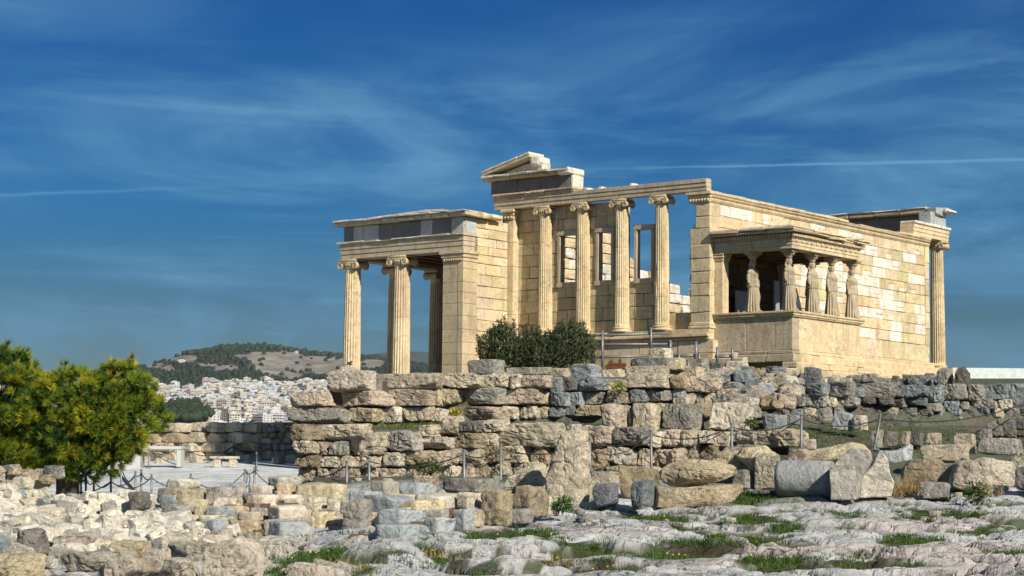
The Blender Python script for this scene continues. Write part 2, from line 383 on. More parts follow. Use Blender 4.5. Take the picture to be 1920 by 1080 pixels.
for (z0, z1, o, xa) in ((0.0, 0.16, 0.14, 6.2), (0.16, 0.28, 0.07, 6.2), (-0.33, 0.0, 0.42, 5.6), (-0.66, -0.33, 0.74, 4.9), (-1.0, -0.66, 1.05, 4.4)):
    x = xa
    while x < 22.9+o*.2:
        v = min(x+rs.uniform(1.3, 2.1), 22.95+o*.2); g.box(x+.005, v-.005, -o, 0.7 if z0 < 0 else 0.01, z0+.003, z1-.003, vary(HONEY*1.02, .07), .02, jit=.006); x = v
        if z0 >= 0 and x >= 20.6: break
g.box(20.6, 23.0, 0.71, 11.7, -0.6, -0.01, HONEY)
tp(g, 'stepped_base')
# --- west front
BASEZ = 0.55
g = G()
pw = face_x(0.30, 0.75)
for (y0, y1, z0, z1) in ((8.3, 10.62, .75, 6.6), (6.2, 8.31, .75, 3.0), (8.22, 8.3, 3.0, 5.4), (6.2, 7.12, 3.0, 5.4), (6.2, 8.3, 5.4, 6.6), (4.1, 6.2, .75, 3.0), (4.64, 5.2, 3.0, 5.4), (6.12, 6.2, 3.0, 5.4), (4.64, 6.2, 5.4, 6.6), (2.53, 4.1, .75, 2.98), (1.02, 2.53, .75, 1.5)):
    fill(g, y0, y1, z0, z1, 0.55, 0.95, pw, HONEY*.92 if y1 < 8.32 else HONEY*.98)
tp(g, 'west_wall')
g = G()                                  # the tall plain wall under the columns
fill(g, -0.25, 10.85, -3.2, -0.28, 0.75, 1.9, face_x(-0.16, 0.7, .02), HONEY*0.92)
fill(g, -0.2, 10.85, -0.28, 0.27, 0.55, 1.7, face_x(-0.03, 0.7, .02), HONEY*0.95)
y = -0.02
while y < 10.8:
    v = min(y+rs.uniform(1.3, 2.0), 10.84); t = vary(HONEY, .06)
    g.box(-0.13, .7, y+.004, v-.004, .27, .40, t*.9, .03, jit=.01); g.box(-0.24, .7, y+.004, v-.004, .40, .55, t, .03, jit=.012); g.box(-0.12, .74, y+.004, v-.004, .55, .74, vary(t, .05), .02, jit=.008); y = v
tp(g, 'basement_wall')
def window_frame(y0, y1, z0, z1, lintel=True):
    g = G(); t = GREYM*1.2
    g.box(.20, .5, y0-.20, y1+.20, z0-.22, z0, t, .02); g.box(.22, .5, y0-.17, y0, z0+.003, z1, vary(t, .05), .02); g.box(.22, .5, y1, y1+.17, z0+.003, z1, vary(t, .05), .02)
    g.box(.20, .5, y0-.20, y1+.20, z1+.003, z1+.22, t*.95, .02)
    tp(g, 'window_frame')
window_frame(7.28, 8.12, 3.12, 5.24); window_frame(5.33, 6.0, 3.10, 5.24); window_frame(3.2, 3.92, 3.08, 5.22)
# --- columns
def ionic_capital(name, Rt, parent, z, face, t):
    """volutes show on the +-face sides; z is the underside"""
    g = G(); g.lathe([(Rt*1.0, 0), (Rt*1.0, .10), (Rt*1.12, .12), (Rt*1.0, .15), (Rt*1.22, .22), (Rt*1.3, .27), (Rt*1.1, .30)], 24, (0, 0, 0), t)
    egg_ang = np.linspace(0, 2*math.pi, 18, endpoint=False)
    for a in egg_ang:
        V, Q = cube_grid(2); V = V/np.linalg.norm(V, axis=1)[:, None]*np.array([.035, .035, .05]); g.add(V+np.array([Rt*1.2*math.cos(a), Rt*1.2*math.sin(a), .21]), Q, t*.9)
    hw = Rt*1.22; rv = Rt*0.52
    for sg in (-1, 1):
        # bolster: a roll lying along the facing direction, waisted in the middle
        prof = []
        for k in range(9):
            s_ = -1+2*k/8; prof.append((rv*(0.66+0.34*abs(s_)**1.5), s_*Rt*1.12))
        V0 = []; n = 16
        gg = G(); gg.lathe(prof, n, (0, 0, 0), t); V = gg.V[0]; V = np.stack([V[:, 2], V[:, 0], V[:, 1]], 1)+np.array([0, sg*hw, .20]); g.add(V, gg.Fc, t)
        for fx in (-1, 1):
            pts = []
            for k in range(26):
                a = k/25*2.1*2*math.pi; rr = rv*0.93*(1-k/25*0.86); pts.append((fx*(Rt*1.12+.012), sg*hw+sg*rr*math.sin(a), .20+rr*math.cos(a)))
            g.tube(pts, np.linspace(.026, .014, 26), 5, t*1.04)
    for fx in (-1, 1): g.box(fx*Rt*1.03-.05, fx*Rt*1.03+.05, -hw, hw, .20+rv*.35, .20+rv*1.0, t, .03)
    g.box(-Rt*1.22, Rt*1.22, -Rt*1.5, Rt*1.5, .20+rv*1.0, .20+rv*1.0+.09, t*1.02, .025)
    rot = (0, 0, 0 if face == 'x' else math.pi/2)
    return g.build(name, M_TEMPLE, parent, True, loc=(0, 0, z), rot=rot), .20+rv+.09
def column(x, y, z0, z1, Rb, face, tone, nfl=20, white=0.0, weather=0.0):
    Rt = Rb*0.85; caph = .20+Rt*.52+.09; baseh = Rb*.62; zs0, zs1 = z0+baseh, z1-caph
    per = 6; n = nfl*per; ph = (np.arange(n) % per)/per
    fl = 1-0.115*np.sin(np.pi*ph)**0.8
    a = np.arange(n)/n*2*math.pi
    H = zs1-zs0; joints = sorted(rs.uniform(.2, .85, 3)); zz = [0, .012, .03]
    zz += list(np.linspace(.06, .96, 13)); 
    for j in joints: zz += [j-.006, j, j+.006]
    zz += [.975, .985, 1.0]; zz = np.array(sorted(zz))
    V = []; T = []; drum = [vary(tone, .09) for _ in range(5)]
    if white: drum[rs.randint(0, 4)] = WHITE*.95
    for t_ in zz:
        Rz = Rb+(Rt-Rb)*(t_**1.25); k = np.searchsorted(joints, t_)
        gro = 0.975 if any(abs(t_-j) < 1e-4 for j in joints) else 1.0
        f_ = fl if .02 < t_ < .98 else np.ones(n)*(1.03 if t_ <= .012 else 0.97)
        P = np.stack([np.cos(a), np.sin(a), np.full(n, t_*H/Rz)], 1)*Rz
        if weather:
            dn = fbm(np.stack([np.cos(a)*2, np.sin(a)*2, np.full(n, t_*7)], 1)+x*3+y, 3, 5); f2 = f_*(1-weather*np.clip(dn-.05, 0, 1))
        else: f2 = f_
        P[:, :2] *= (f2*gro)[:, None]; V.append(P); T.append(np.tile(drum[k]*(0.8 if gro < 1 else 1), (n, 1)))
    V = np.concatenate(V); V[:, 2] += baseh; Q = []
    for i in range(len(zz)-1):
        for j in range(n): Q.append([i*n+j, i*n+(j+1) % n, (i+1)*n+(j+1) % n, (i+1)*n+j])
    g = G(); g.add(V, Q, np.concatenate(T))
    o = g.build('column', M_TEMPLE, temple, False, loc=(x, y, z0+3.2), fix=False)
    b = G(); b.lathe([(Rb*1.32, 0), (Rb*1.36, baseh*.18), (Rb*1.32, baseh*.36), (Rb*1.12, baseh*.45), (Rb*1.10, baseh*.58), (Rb*1.2, baseh*.68), (Rb*1.24, baseh*.82), (Rb*1.15, baseh*.95), (Rb*1.02, baseh)], 32, (0, 0, 0), tone)
    b.build('base', M_TEMPLE, o, True)
    ionic_capital('capital', Rt, o, baseh+H, face, vary(tone*0.95, .05))
    return o
WY = [2.527+i*2.109 for i in range(4)]
for i, y in enumerate(WY): column(0.10, y, .745, 6.6, .335, 'x', HONEY*1.05, weather=.12 if i < 2 else .05)
NX = -2.9
for (x, y) in ((NX, 17.88), (NX+3.06, 17.88), (NX+6.12, 17.88), (NX+9.18, 17.88), (NX, 14.82), (NX+9.18, 14.82)):
    column(x, y, -3.2, 4.43, .43, 'x' if y < 15 or x == NX else 'y', HONEY*1.02)
for y in (.42, 2.6, 4.8, 6.9, 9.0, 11.0): column(22.3, y, 0.0, 6.6, .37, 'x', HONEY*0.98)
# --- pilasters of the west front
def pilaster(y0, y1, x0, ztop=6.6, broken=False):
    g = G(); t = HONEY*1.05
    if broken:
        z = .75
        while z < 6.1:
            h = rs.uniform(.45, .8); zt = min(z+h, 6.13); yy = y1 if z < 4.5 else y1-.30+rs.uniform(-.05, .08)
            g.box(x0+rs.uniform(-.008, .008), .75, y0, yy-rs.uniform(0, .06), z+.004, zt-.004, vary(t*.96, .07), .03, jit=.02)
            for _ in range(2): g.rock((.35, yy, z+rs.uniform(.1, h)), (.5, .22, .3), rs.randint(9999), vary(t*.8, .1), n=5, rough=.08)
            z = zt
    else:
        z = .75
        while z < 6.1:
            h = rs.uniform(.5, 1.2); zt = min(z+h, 6.13); g.box(x0+rs.uniform(-.006, .006), .75, y0, y1, z+.004, zt-.004, vary(t, .06), .015); z = zt
    g.box(x0-.10, .75, y0-.06, y1+.05, .745, .86, t, .03); g.box(x0-.05, .75, y0-.03, y1+.03, .86, 1.02, t, .04)
    g.box(x0-.05, .75, y0-.03, y1+.03, 6.13, 6.32, t*.9, .02); g.box(x0-.10, .75, y0-.07, y1+.07, 6.325, 6.45, t*.95, .03); g.box(x0-.17, .75, y0-.14, y1+.13, 6.455, 6.61, t, .03)
    egg_band(g, (x0-.06, y0, 0), (x0-.06, y1, 0), None, 6.24, .08, .14, t*.9)
    tp(g, 'pilaster')
pilaster(10.56, 11.1, -0.08); pilaster(-.012, 1.0, -0.03, broken=True)
# --- west entablature
def beam_x(g, x0, x1, ys, z0, z1, tone, bands=3, jit=.004):
    """architrave of three fasciae facing west, one stone per interval of ys"""
    for a, b in zip(ys[:-1], ys[1:]):
        t = vary(tone, .05)
        for k in range(bands):
            h = (z1-z0)/bands; g.box(x0-.03*k, x1, a+.005, b-.005, z0+k*h+.001, z0+(k+1)*h, vary(t, .02), .012, jit=jit)
g = G(); beam_x(g, -0.22, .14, [0.02, 2.53, 4.64, 6.75], 6.61, 7.13, GREYM*1.2); beam_x(g, -0.22, .70, [6.75, 8.86, 10.0, 11.6], 6.61, 7.14, GREYM*1.2)
for a, b in ((7.0, 8.6), (8.62, 9.5), (9.6, 11.62)): g.box(-.34, .70, a, b, 7.145, 7.22, GREYM*1.15, .03, jit=.012); g.box(-.40, .70, a, b-.03, 7.225, 7.32, vary(GREYM*1.25, .05), .035, jit=.018)
for (yc, s) in ((6.4, .22), (3.9, .12), (5.6, .10)): g.rock((-.03, yc, 7.16), (.5, s*1.6, .16), rs.randint(999), WHITE*.9, n=5)
tp(g, 'architrave')
g = G()
for a, b in ((7.3, 9.0), (9.01, 10.3), (10.31, 11.85)): g.box(-.16, .6, a+.004, b-.004, 7.325, 7.93, vary(DARKF, .12), .015)
g.box(-.14, .62, 7.12, 7.29, 7.325, 7.9, WHITE*.9, .05, jit=.03)
tp(g, 'frieze')
g = G()
for a, b in ((7.15, 8.3), (8.31, 9.4), (9.41, 10.5), (10.51, 11.4), (11.41, 12.15)):
    t = vary(HONEY*.85, .08); g.box(-.48, .6, a, b, 7.96, 8.10, t, .03, jit=.02); g.box(-.56, .6, a+.01, b-.01, 8.105, 8.20, vary(WHITE*.8, .08), .03, jit=.03)
g.box(-.5, .7, 7.12, 7.8, 7.9, 8.22, WHITE*.9, .06, jit=.03)
tp(g, 'cornice')
g = G(); t = HONEY*.9                     # the surviving corner of the pediment: tympanum and raking cornice
V = []; yp, ye = 8.98, 12.2; sl_ = (8.72-8.22)/(12.2-9.5)
def prism(g, prof, x0, x1, tone):
    n = len(prof); V = [(x0, y, z) for y, z in prof]+[(x1, y, z) for y, z in prof]
    g.add(V, [list(range(n)), list(range(n, 2*n))[::-1]]+[[i, (i+1) % n, n+(i+1) % n, n+i] for i in range(n)], tone)
prism(g, [(9.0, 8.205), (11.9, 8.205), (9.6, 8.70), (9.0, 8.66)], .0, .62, WHITE*.75)
seg = np.linspace(12.1, 9.35, 5)
for a, b in zip(seg[:-1], seg[1:]):
    za, zb = 8.22+(12.1-a)*.245, 8.22+(12.1-b)*.245; d_ = rs.uniform(-.02, .02)
    prism(g, [(a, za-.01), (a, za+.13), (b+.01, zb+.13), (b+.01, zb-.01)], -.52+d_, .62, vary(t, .07)); prism(g, [(a, za+.132), (a, za+.19), (b+.03, zb+.21), (b+.03, zb+.132)], -.56+d_, .62, vary(WHITE*.85, .05))
g.box(-.35, .62, 8.95, 9.5, 8.5, 8.93, WHITE*.9, .14, jit=.05)
tp(g, 'pediment')
# --- east porch entablature and what is left over it
g = G()
for a, b in ((18.8, 20.6), (20.605, 22.75)):
    t = vary(HONEY*1.15, .03)
    for k in range(3): g.box(a, b, -.02-.03*k, .72, 6.61+k*.19, 6.61+(k+1)*.19-.001, t, .012)
    g.box(a, b+.06, -.16, .72, 7.185, 7.33, WHITE*.95, .04)
for k in range(3): g.box(21.95, 22.75+.03*k, .725, 11.6, 6.61+k*.19, 6.61+(k+1)*.19-.001, HONEY, .012)
g.box(21.9, 22.85, .725, 11.6, 7.185, 7.32, HONEY*1.05, .03)
tp(g, 'east_architrave')
g = G()
g.box(20.9, 22.55, .02, .75, 7.335, 8.02, PALE*.95, .03, jit=.03); g.box(21.9, 22.5, .76, 9.8, 7.335, 8.0, DARKF*1.5, .02, jit=.01)
tp(g, 'east_frieze')
g = G()
yy = np.linspace(.5, 9.6, 7)
for a, b in zip(yy[:-1], yy[1:]): t = vary(GREYM*1.1, .1); g.box(21.35, 23.0, a+.01, b-.01, 8.03, 8.24, t, .03, jit=.03); g.box(21.30, 22.9, a+.02, b-.02, 8.245, 8.32, WHITE*.85, .03, jit=.03)
g.box(21.8, 22.95, -.4, .48, 8.04, 8.26, WHITE*.85, .05, jit=.04); g.box(21.2, 22.2, -.15, .48, 7.9, 8.3, vary(PALE, .05), .08, jit=.05)
tp(g, 'east_cornice')
# --- north wall of the hall: broken down, its sunlit inner face shows through the windows
g = G(); z = -3.2
def top_n(x): return np.interp(x, [0, 7.5, 8.5, 10, 11.2, 13, 15, 17, 20, 22], [6.5, 6.5, 6.2, 5.3, 5.1, 4.3, 4.05, 4.0, 3.9, 4.6])
while z < 6.4:
    h = .5; x = .2+rs.uniform(0, .6)
    while x < 21.4:
        v = min(x+rs.uniform(.7, 1.5), 21.5)
        if z+h*.6 < top_n((x+v)/2)+rs.uniform(-.15, .15):
            V, Q = rock_geo((v-x-.02, .7, h-.03), rs.randint(99999), n=5, cuts=5, lo=.85, rough=.03, tilt=.08); g.add(V+np.array([(x+v)/2, 11.3+rs.uniform(-.08, .08), z+h/2]), Q, vary(WHITE*.9 if rs.rand() < .6 else HONEY*1.1, .1))
        x = v
    z += h
tp(g, 'north_wall')
# --- north porch
g = G(); t = HONEY*.9
z = -3.2
while z < 3.9:
    h = rs.uniform(.45, .62); zt = min(z+h, 3.95)
    g.box(-3.30, -2.3, 10.852, 11.16, z+.004, zt-.004, vary(t, .06), .014); g.box(-3.285, -2.3, 11.175, 12.05, z+.004, zt-.004, vary(t*.97, .06), .014)
    z = zt
for (z0, z1, o) in ((3.955, 4.12, .02), (4.125, 4.28, .07), (4.285, 4.43, .13)): g.box(-3.30-o, -2.3, 10.852-o, 12.05+o, z0, z1, vary(t, .05), .025)
egg_band(g, (-3.34, 10.9, 0), (-3.34, 12.0, 0), None, 4.04, .07, .13, t*.9)
tp(g, 'porch_pier')
g = G(); fill(g, -2.29, -.10, -3.2, 3.95, .51, 1.05, face_y(10.86, 11.6, .008), HONEY*1.12)
fill(g, -3.26, -.10, 5.12, 5.96, .42, .9, face_y(10.88, 11.6, .008), HONEY*1.15); fill(g, -2.29, -.10, 3.955, 5.11, .39, 1.2, face_y(10.87, 11.6, .008), HONEY*1.08)
fill(g, -2.9, -.35, 5.965, 6.24, .27, 1.1, face_y(10.95, 11.6, .02), HONEY*1.12)
fill(g, .0, 6.6, -3.2, 6.2, .5, 1.3, face_y(11.66, 11.9), HONEY*.95)
tp(g, 'porch_wall')
g = G()
def fascia_ring(g, z0, z1, o, tone):
    ys = [10.86, 13.0, 15.2, 18.30]
    for a, b in zip(ys[:-1], ys[1:]): g.box(-3.3-o, -2.5, a-(o if a < 11 else 0)+.004, b+(o if b > 18 else 0)-.004, z0, z1, vary(tone, .06), .014)
    g.box(-2.495, 6.7+o, 17.45, 18.30+o, z0, z1, tone, .014); g.box(5.9, 6.7+o, 11.95, 17.44, z0, z1, tone, .014)
for k in range(3): fascia_ring(g, 4.435+k*.22, 4.435+(k+1)*.22-.002, .03*k, GREYM*1.25)
fascia_ring(g, 5.10, 5.16, .11, GREYM*1.2)
for a in np.arange(10.8, 18.4, .85): g.box(-3.46, -2.5, a, a+.84, 5.163, 5.23 if rs.rand() < .8 else 5.19, vary(WHITE*.8, .08), .03, jit=.018)
g.box(-3.40, -2.4, 10.75, 10.855, 5.10, 5.22, HONEY, .02)
tp(g, 'porch_architrave')
g = G(); ys = [10.90, 11.55, 12.75, 13.45, 15.1, 16.0, 17.6, 18.2]
for i, (a, b) in enumerate(zip(ys[:-1], ys[1:])): g.box(-3.24 if i else -3.26, -2.6, a+.005, b-.005, 5.235, 5.95, vary(PALE if i in (0, 2, 4, 5) and i != 4 or i == 5 else DARKF*1.15, .07), .014)
g.box(-3.2, -2.42, 10.83, 10.895, 5.235, 5.93, PALE*1.15, .01)
g.box(-2.59, 6.6, 17.6, 18.2, 5.235, 5.95, DARKF, .01)
tp(g, 'porch_frieze')
g = G(); ys = list(np.linspace(10.5, 18.55, 9))
for a, b in zip(ys[:-1], ys[1:]):
    d_ = rs.uniform(-.03, .03); zt = rs.uniform(0, .03); g.box(-3.62+d_, -2.3, a+.006, b-.006, 5.98, 6.15, vary(GREYM*1.2, .08), .03, jit=.02); g.box(-3.70+d_, -2.3, a+.01, b-.01, 6.155, 6.23+zt, vary(WHITE*.85, .06), .03, jit=.03)
for a in np.arange(-3.3, -1.6, .8): g.box(a, a+.79, 10.5, 11.2, 5.99, 6.2, vary(HONEY*1.1, .06), .04, jit=.03)
g.box(-2.29, 7.2, 17.5, 18.5, 5.98, 6.2, GREYM, .03); g.box(5.8, 7.2, 11.7, 17.49, 5.98, 6.2, GREYM, .03)
prism(g, [(11.3, 6.236), (18.5, 6.236), (17.5, 6.30), (13.2, 6.44), (12.2, 6.40)], -3.2, 6.4, WHITE*.8)
tp(g, 'porch_cornice')
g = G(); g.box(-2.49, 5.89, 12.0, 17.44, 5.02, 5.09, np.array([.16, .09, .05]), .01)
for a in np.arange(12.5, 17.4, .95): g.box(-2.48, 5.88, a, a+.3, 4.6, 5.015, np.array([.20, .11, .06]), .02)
tp(g, 'porch_ceiling')
# --- porch of the maidens
PX0, PX1, PY = 0.30, 6.05, -3.81
g = G(); tw = GREYM*1.1  # west faces greyer and darker than south ones: sun and shade painted into tone
def podface_x(u0, u1, z0, z1, x0, t): g.box(x0+rs.uniform(-.01, .01), x0+.5, u0+.006, u1-.006, z0+.005, z1-.005, vary(t, .06), .018)
for (a, b) in ((-3.805, -2.95), (-2.95, -1.55), (-1.55, -.02)): podface_x(a, b, -.26, 1.10, PX0, tw)
for (a, b) in ((.81, 2.0), (2.0, 3.2), (3.2, 4.6), (4.6, PX1)): g.box(a+.006, b-.006, PY+rs.uniform(-.008, .008), PY+.5, -.255, 1.095, vary(HONEY*1.12, .05), .018)
g.box(PX0+.5, PX1-.02, PY+.45, -.02, -1.2, 1.05, HONEY*.6)
for (z0, z1, o) in ((-.42, -.26, .06), (-.75, -.42, .14)):
    ys = [PY-o, -2.6, -1.2]; [g.box(PX0-o, PX0+.5, a+.005, b-.005, z0+.003, z1-.003, vary(tw, .08), .03, jit=.015) for a, b in zip(ys[:-1], ys[1:])]
    xs = [PX0+.505, 2.4, 4.4, PX1+o]; [g.box(a+.005, b-.005, PY-o, PY+.5, z0+.003, z1-.003, vary(HONEY*1.1, .06), .03, jit=.012) for a, b in zip(xs[:-1], xs[1:])]
for (z0, z1, o) in ((-1.05, -.75, .35), (-1.4, -1.05, .6)):
    for q in range(5): a = PX0-.2+q*1.3; g.box(a, a+1.28, PY-o, PY+.4, z0, z1-.004, vary(HONEY, .1), .05, jit=.03)
g.box(PX0-.35, PX0+.5, -1.19, .2, -1.3, -.27, vary(tw*1.1, .05), .06, jit=.04); g.box(PX0-.75, PX0-.36, -1.9, -.3, -1.5, -.55, vary(tw*1.15, .05), .05, jit=.03)
for (z0, z1, o) in ((1.10, 1.17, .05), (1.17, 1.27, .13), (1.27, 1.37, .18)):
    ys = [PY-o, -2.1, -.02-0]; [g.box(PX0-o, PX0+.6, a+.004, b-.004, z0+.002, z1-.001, vary(HONEY*.95, .06), .02, jit=.01) for a, b in zip(ys[:-1], ys[1:])]
    xs = [PX0+.605, 2.2, 4.1, PX1+o]; [g.box(a+.004, b-.004, PY-o, PY+.6, z0+.002, z1-.001, vary(HONEY*1.1, .05), .02, jit=.01) for a, b in zip(xs[:-1], xs[1:])]
egg_band(g, (PX0-.07, PY, 0), (PX0-.07, -.1, 0), None, 1.145, .04, .09, HONEY*.8); egg_band(g, (PX0, PY-.07, 0), (PX1, PY-.07, 0), None, 1.145, .04, .09, HONEY)
g.box(PX0+.62, PX1-.1, PY+.62, -.02, 1.06, 1.30, HONEY*.7)
g.box(PX1-.5, PX1, PY+.51, -.02, -1.2, 1.36, HONEY)
tp(g, 'porch_podium')
g = G(); ez = 3.95                        # entablature of the small porch, its shaded west side painted greyer than the south
for k, (z0, z1, o) in enumerate(((3.95, 4.09, .0), (4.09, 4.23, .025), (4.23, 4.37, .05))):
    ys = [PY-o, -1.9, -.02]; [g.box(PX0-o, PX0+.62, a+.004, b-.004, z0+.001, z1-.001, vary(GREYM*1.25, .04), .012) for a, b in zip(ys[:-1], ys[1:])]
    xs = [PX0+.625, 3.1, PX1+o]; [g.box(a+.004, b-.004, PY-o, PY+.62, z0+.001, z1-.001, vary(HONEY*1.08, .04), .012) for a, b in zip(xs[:-1], xs[1:])]
    g.box(PX1-.6, PX1+o, PY+.625, -.02, z0+.001, z1-.001, HONEY, .01)
for yy in np.arange(PY+.3, -.3, .42): g.lathe([(.07, 0), (.075, .02), (.04, .04)], 10, (0, 0, 0), HONEY); V = g.V[-1]; g.V[-1] = np.stack([PX0-.05-V[:, 2], yy+V[:, 0], 4.30+V[:, 1]], 1)
for xx in np.arange(PX0+.3, PX1, .42): g.lathe([(.07, 0), (.075, .02), (.04, .04)], 10, (0, 0, 0), HONEY); V = g.V[-1]; g.V[-1] = np.stack([xx+V[:, 0], PY-.05-V[:, 2], 4.30+V[:, 1]], 1)
g.box(PX0-.07, PX1+.05, PY-.07, -.02, 4.375, 4.43, GREYM*1.1, .01)
for yy in np.arange(PY-.10, -.05, .135): g.box(PX0-.20, PX0+.05, yy, yy+.085, 4.435, 4.565, vary(HONEY*.95, .05), .008)
for xx in np.arange(PX0-.20, PX1+.15, .135): g.box(xx, xx+.085, PY-.20, PY+.05, 4.435, 4.565, vary(HONEY*1.05, .05), .008)
g.box(PX0-.06, PX1+.05, PY-.06, -.02, 4.431, 4.60, GREYM*.8, .01)
tp(g, 'porch_entablature')
g = G()
ys = [PY-.36, -2.8, -1.5, -.02]
for a, b in zip(ys[:-1], ys[1:]): g.box(PX0-.44, PX0+1.2, a+.008, b-.008, 4.605, 4.72, vary(GREYM*1.15, .08), .03, jit=.02); g.box(PX0-.50, PX0+1.2, a+.012, b-.012, 4.725, 4.82, vary(GREYM*1.25, .08), .03, jit=.03)  # west cornice in the greyer tone, painting its shaded side
xs = [PX0+1.205, 2.9, 4.3, 5.3, PX1+.36]
for i, (a, b) in enumerate(zip(xs[:-1], xs[1:])): o = .34 if i < 2 else (.12 if i == 2 else .34); g.box(a+.008, b-.008, PY-o, PY+1.2, 4.605, 4.72, vary(HONEY, .08), .03, jit=.03); g.box(a+.012, b-.012, PY-o-.04, PY+1.2, 4.725, 4.80, vary(HONEY*1.05, .08), .03, jit=.03)
g.box(PX0+.9, PX1-.1, PY+1.0, -.02, 4.64, 4.86, WHITE*.8, .04, jit=.02); g.box(PX0-.05, 2.9, PY+.05, -1.3, 4.83, 4.93, WHITE*.8, .05, jit=.04)
tp(g, 'porch_roof')
g = G(); shade_col = np.array([.06, .042, .026]); g.box(PX0+.63, PX1-.61, PY+.63, -.02, 3.98, 4.03, shade_col, .005); gf = G(); gf.box(PX0+.63, PX1-.61, PY+.63, -.02, 1.302, 1.32, shade_col*2, .005); tp(gf, 'porch_floor')  # ceiling and floor coloured almost black to paint in the interior shade
for a in np.arange(PX0+.9, PX1-.7, .9): g.box(a, a+.25, PY+.63, -.02, 3.86, 3.979, shade_col*1.2, .01)
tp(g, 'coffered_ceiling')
for yb, xb in ((-.42, PX0), (-.42, PX1-.55)):
    g = G(); t = HONEY*1.02
    g.box(xb+.02, xb+.5, yb, -.025, 1.375, 3.62, t, .02); g.box(xb-.02, xb+.54, yb-.04, -.025, 3.62, 3.74, t*.95, .02); g.box(xb-.07, xb+.58, yb-.09, -.025, 3.745, 3.86, t, .03); g.box(xb-.10, xb+.6, yb-.12, -.025, 3.865, 3.945, t*.95, .02)
    tp(g, 'porch_pilaster')
